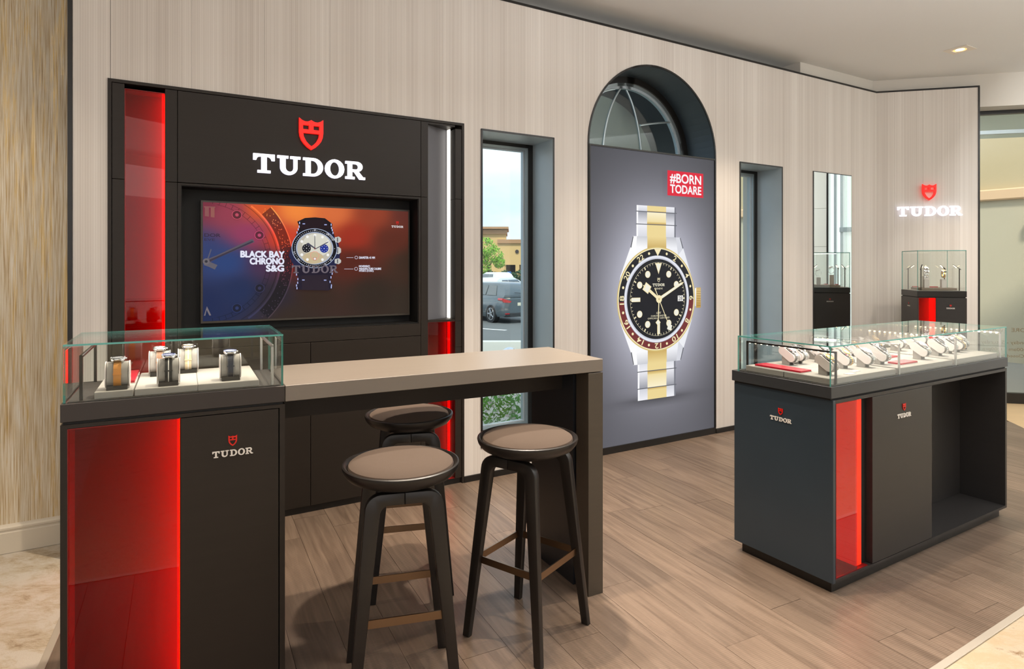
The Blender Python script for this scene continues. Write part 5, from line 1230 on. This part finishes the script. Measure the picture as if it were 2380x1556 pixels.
def make_watch(Ln, T, tilt, h0, pos, strap='bracelet', ms=None, mcase=None, mdial=None, mbez=None, sc=1.0):
    a = radians(tilt); ux, uz = -cos(a), -sin(a); vx, vz = -sin(a), cos(a)
    def Q(p, x=0): return Vector((x, p[0] * ux + p[1] * vx, h0 + p[0] * uz + p[1] * vz))
    def QN(n): return Vector((0, n[0] * ux + n[1] * vx, n[0] * uz + n[1] * vz))
    r = empty('wrist_watch', WORLD, (0, 0, 0)); mcase = mcase or M_CHROME
    bm = NB(); bw = .0095 * sc
    def seg(t0, t1, x0, x1, g0, g1, mi=0):
        vs = []
        for x in (x0, x1):
            for t, g in ((t0, g0), (t1, g0), (t1, g1), (t0, g1)):
                p, n = stad(Ln, T, t); vs.append(bm.verts.new(Q((p[0] + n[0] * g, p[1] + n[1] * g), x)))
        for f in ((0, 1, 2, 3), (7, 6, 5, 4), (0, 4, 5, 1), (1, 5, 6, 2), (2, 6, 7, 3), (3, 7, 4, 0)):
            bm.faces.new([vs[i] for i in f]).material_index = mi
    if strap == 'bracelet':
        n = 30
        for k in range(n):
            t0 = k / n + .004; t1 = (k + 1) / n - .004
            seg(t0, t1, -bw, -bw * .42, .0016, .0050); seg(t0, t1, -bw * .40, bw * .40, .0016, .0056, 1); seg(t0, t1, bw * .42, bw, .0016, .0050)
        obj('bracelet', bm, [M_STEEL, ms or M_CHROME], r)
    else:
        n = 40
        for k in range(n): seg(k / n, (k + 1) / n, -bw, bw, .0016, .0046)
        bmesh.ops.remove_doubles(bm, verts=bm.verts, dist=1e-6); st_ = obj('strap', bm, ms, r)
        if strap == 'striped':
            bm = NB()
            for k in range(n): seg(k / n, (k + 1) / n, -.0016, .0016, .0044, .0050)
            obj('stripe', bm, M_LET, st_)
        elif strap == 'stitched':
            bm = NB()
            for s in (-1, 1):
                for k in range(60): seg(k / 60 + .003, k / 60 + .011, s * bw * .85 - .0004, s * bw * .85 + .0004, .0044, .0050)
            obj('stitching', bm, M_LET, st_)
        seg_t = pos + .22; bm = NB(); seg(seg_t, seg_t + .022, -bw * 1.12, bw * 1.12, .0040, .0066); obj('strap_keeper', bm, ms, r)
    p, nrm = stad(Ln, T, pos); nv = QN(nrm).normalized(); c0 = Q((p[0] + nrm[0] * .0045, p[1] + nrm[1] * .0045))
    xa = Vector((1, 0, 0)); ya = nv.cross(xa); M = Matrix(((xa.x, ya.x, nv.x, c0.x), (xa.y, ya.y, nv.y, c0.y), (xa.z, ya.z, nv.z, c0.z), (0, 0, 0, 1)))
    R0 = .0195 * sc
    bm = NB(); lathe(bm, [(0, 0), (R0 * .9, 0), (R0, .003), (R0, .0075), (R0 * .97, .0085), (0, .0085)], 28, M=M)
    for sx in (-1, 1):
        for sy in (-1, 1):
            q = [(sx * R0 * .42, sy * R0 * .80), (sx * R0 * .80, sy * R0 * .55), (sx * R0 * .72, sy * R0 * 1.22), (sx * R0 * .50, sy * R0 * 1.25)]
            t = NB(); A = [t.verts.new(M @ Vector((u, v, .002 - (.004 if abs(v) > R0 else 0)))) for u, v in q]; B = [t.verts.new(M @ Vector((u, v, .007 - (.003 if abs(v) > R0 else 0)))) for u, v in q]
            t.faces.new(A); t.faces.new(B[::-1])
            for i in range(4): t.faces.new((A[i], B[i], B[(i + 1) % 4], A[(i + 1) % 4]))
            merge(bm, t)
    cs = obj('case', bm, mcase, r, smooth=True)
    bm = NB(); lathe(bm, [(R0 * .80, .0084), (R0 * .97, .0084), (R0 * .98, .0100), (R0 * .82, .0112), (R0 * .80, .0084)], 28, M=M); obj('bezel', bm, mbez or mcase, r, smooth=True)
    bm = NB(); lathe(bm, [(0, .0090), (R0 * .80, .0090), (R0 * .80, .0086), (0, .0086)], 24, M=M); dl_ = obj('dial', bm, mdial or M_BLK, r)
    bm = NB()
    for k in range(12):
        an = 2 * pi * k / 12; u, v = R0 * .64 * cos(an), R0 * .64 * sin(an); t = NB(); bx(t, u - .0009, u + .0009, v - .0009, v + .0009, .0090, .0094)
        for q in t.verts: q.co = M @ q.co
        merge(bm, t)
    for an, ln_ in ((.6, .6), (2.5, .42)):
        t = NB(); e = .0005; cx_, sx_ = cos(an), sin(an)
        q = [(-sx_ * e, cx_ * e), (sx_ * e, -cx_ * e), (cx_ * R0 * ln_ + sx_ * e, sx_ * R0 * ln_ - cx_ * e), (cx_ * R0 * ln_ - sx_ * e, sx_ * R0 * ln_ + cx_ * e)]
        t.faces.new([t.verts.new(M @ Vector((u, v, .0096))) for u, v in q]); merge(bm, t)
    obj('hands_and_markers', bm, M_WHITE, dl_, recalc=False)
    bm = NB(); cyl(bm, M @ Vector((R0 * .98, 0, .0045)), M @ Vector((R0 * 1.17, 0, .0045)), .0026, n=12); obj('crown', bm, mcase, r)
    return r
def place(o, fr, x, y, z, label, cat, group, rz=0.0, s=1.0):
    o.location = fr.world(x, y, z); o.rotation_euler = (0, 0, fr.a + rz); o.scale = (s, s, s); tag(o, label, cat, group)
M_STAN = mat('tan leather', (206, 136, 58), .5); M_SBR = mat('brown leather', (150, 108, 82), .55); M_SBK = mat('black fabric strap', (30, 34, 36), .7); M_SBE = mat('beige fabric strap', (206, 184, 148), .8); M_SNV = mat('navy leather', (30, 38, 56), .5)
M_DW = mat('silver dial', (226, 222, 214), .3); M_DB = mat('black dial', (18, 18, 20), .3); M_DC = mat('champagne dial', (222, 196, 150), .3); M_DBL = mat('blue dial', (40, 60, 110), .3); M_BZB = mat('black bezel', (24, 24, 26), .25); M_BZBL = mat('blue bezel', (50, 70, 130), .25)
# left showcase: five watches, each strapped round an upright cushion
HL = dict(Ln=.082, T=.054, tilt=82, h0=.046)
h_l = make_holder(HL['Ln'], HL['T'], HL['tilt'], .066, HL['h0'], low=True); first = True
lw = [(-.511, .075, 'tan leather', 'plain', M_STAN, M_DB, M_BZB), (-.398, .30, 'brown stitched leather', 'stitched', M_SBR, M_DW, M_CHROME), (-.365, .075, 'black fabric', 'striped', M_SBK, M_DBL, M_BZBL),
      (-.305, .325, 'beige striped fabric', 'striped', M_SBE, M_DC, M_CHROME), (-.174, .085, 'navy stitched leather', 'stitched', M_SNV, M_DW, M_BZBL)]
for i, (x_, y_, nm, st_, ms, md, mb) in enumerate(lw):
    hd_ = h_l if first else copy_tree(h_l); first = False
    place(hd_, L, x_, y_, 1.0986, 'grey cushion holder carrying the watch with the %s strap in the left showcase' % nm, 'watch holder', 'watch holders in the left showcase')
    w_ = make_watch(HL['Ln'], HL['T'], HL['tilt'], HL['h0'], .775, st_, ms, M_CHROME, md, mb, 1.12)
    place(w_, L, x_, y_, 1.0986, 'steel wrist watch on a %s strap in the left showcase' % nm, 'watch', 'watches in the left showcase')
def booklet(fr, x, y, z, w, d, lb, grp, rz=0.0, h=.010):
    b = thing('red_booklet', lb, 'booklet', fr, (x, y, z), grp, rz); box('cover', (-w / 2, w / 2, -d / 2, d / 2, .0015, h), M_REDVEL, b, bv=.0008); box('white_base', (-w / 2 - .002, w / 2 + .002, -d / 2 - .002, d / 2 + .002, 0, .0015), M_WHITE, b); return b
booklet(L, -.485, .27, 1.0986, .034, .24, 'red booklet lying behind the tan strap watch in the left showcase', None)
# long showcase: bracelets on sloping cushions
HR = dict(Ln=.098, T=.040, tilt=33, h0=.056)
h_r = make_holder(HR['Ln'], HR['T'], HR['tilt'], .050, HR['h0'])
wt = [make_watch(HR['Ln'], HR['T'], HR['tilt'], HR['h0'], .98, 'bracelet', a_, b_, c_, d_m, 1.1) for a_, b_, c_, d_m in
      ((M_CHROME, M_CHROME, M_DW, M_CHROME), (M_GOLDM, M_CHROME, M_DC, M_GOLDM), (M_CHROME, M_CHROME, M_DB, M_BZB))]
KN = ['all steel watch with silver dial', 'steel and gold watch', 'steel watch with black bezel']
pos = [(.235, .375, 0, 'beside the long red booklet'), (.315, .38, 2, 'behind the red booklet, second from the near end'), (.125, .100, 1, 'nearest the near glass corner'), (.455, .335, 0, 'at the rear of the first tray, third along'),
       (.540, .430, 2, 'at the far rear corner of the first tray'), (.505, .135, 0, 'at the front right corner of the first tray'), (.375, .170, 1, 'in the middle of the first tray'), (.68, .36, 0, 'at the rear left of the second tray'), (.735, .41, 2, 'at the second tray rear left'),
       (.665, .145, 2, 'at the front left of the second tray'), (.83, .40, 1, 'at the rear middle of the second tray'), (.90, .33, 0, 'in the middle of the second tray behind the small red booklet'), (.99, .44, 0, 'at the rear right of the second tray'),
       (1.035, .125, 0, 'at the front right of the second tray'), (1.10, .42, 1, 'in the rear corner of the second tray'), (1.27, .145, 2, 'at the front left of the third tray'), (1.29, .38, 0, 'at the rear left of the third tray'), (1.42, .16, 2, 'in the front middle of the third tray'),
       (1.46, .40, 0, 'at the rear middle of the third tray'), (1.53, .165, 1, 'at the front right of the third tray'), (1.63, .19, 0, 'at the far end of the third tray, by the glass'), (1.64, .42, 2, 'in the rear corner of the third tray')]
used = [False] * 3; fh = True
for (x_, y_, k, where) in pos:
    hd_ = h_r if fh else copy_tree(h_r); fh = False
    w_ = wt[k] if not used[k] else copy_tree(wt[k]); used[k] = True
    z_ = .9826
    place(hd_, C, x_, y_, z_, 'sloping watch holder ' + where, 'watch holder', 'watch holders in the long showcase'); place(w_, C, x_, y_, z_, KN[k] + ' ' + where.replace(' of the second tray', ', second tray').replace(' of the third tray', ', third tray'), 'watch', 'watches in the long showcase')
booklet(C, .092, .315, .9826, .085, .26, 'long red booklet at the near end of the long showcase', 'red booklets in the long showcase')
booklet(C, .80, .10, .9826, .16, .07, 'small red booklet lying at the front of the second tray', 'red booklets in the long showcase')
booklet(C, .95, .245, .9826, .10, .04, 'red booklet lying between the front and rear watches of the second tray', 'red booklets in the long showcase')
for i, (x_, y_) in enumerate(((.24, .055), (.33, .085))):
    s_ = thing('price_card', ['small white card lying nearest the near corner of the long showcase', 'small white card lying in the middle of the first tray front'][i], 'card', C, (x_, y_, .9826), 'small white cards in the long showcase'); box('card_sheet', (-.03, .03, -.014, .014, 0, .0012), M_WHITE, s_)
# corner showcase: three watches on frosted blocks
M_FROST = mat('frosted acrylic', (214, 206, 202), .35)
HC = dict(Ln=.062, T=.050, tilt=60, h0=.035)
for i, (x_, y_, hgt, lb, md) in enumerate(((.12, .12, .085, 'left', M_DB), (.17, .27, .115, 'rear middle', M_DW), (.285, .15, .085, 'right', M_DC))):
    b = thing('acrylic_block', 'frosted acrylic block, the %s one in the corner showcase' % lb, 'block', D3, (x_, y_, 1.2786), 'acrylic blocks in the corner showcase'); box('block_body', (-.022, .022, -.022, .022, 0, hgt), M_FROST, b, bv=.001)
    w_ = make_watch(HC['Ln'], HC['T'], HC['tilt'], HC['h0'], .88, 'bracelet', M_CHROME if i != 2 else M_GOLDM, M_CHROME, md, M_CHROME, 1.15)
    place(w_, D3, x_, y_, 1.2786 + hgt + .0145, 'steel watch standing on the %s acrylic block in the corner showcase' % lb, 'watch', 'watches in the corner showcase')
booklet(D3, .09, .31, 1.278, .05, .03, 'left red booklet in the corner showcase', 'red booklets in the corner showcase'); booklet(D3, .22, .27 - .05, 1.278, .08, .03, 'right red booklet in the corner showcase', 'red booklets in the corner showcase')
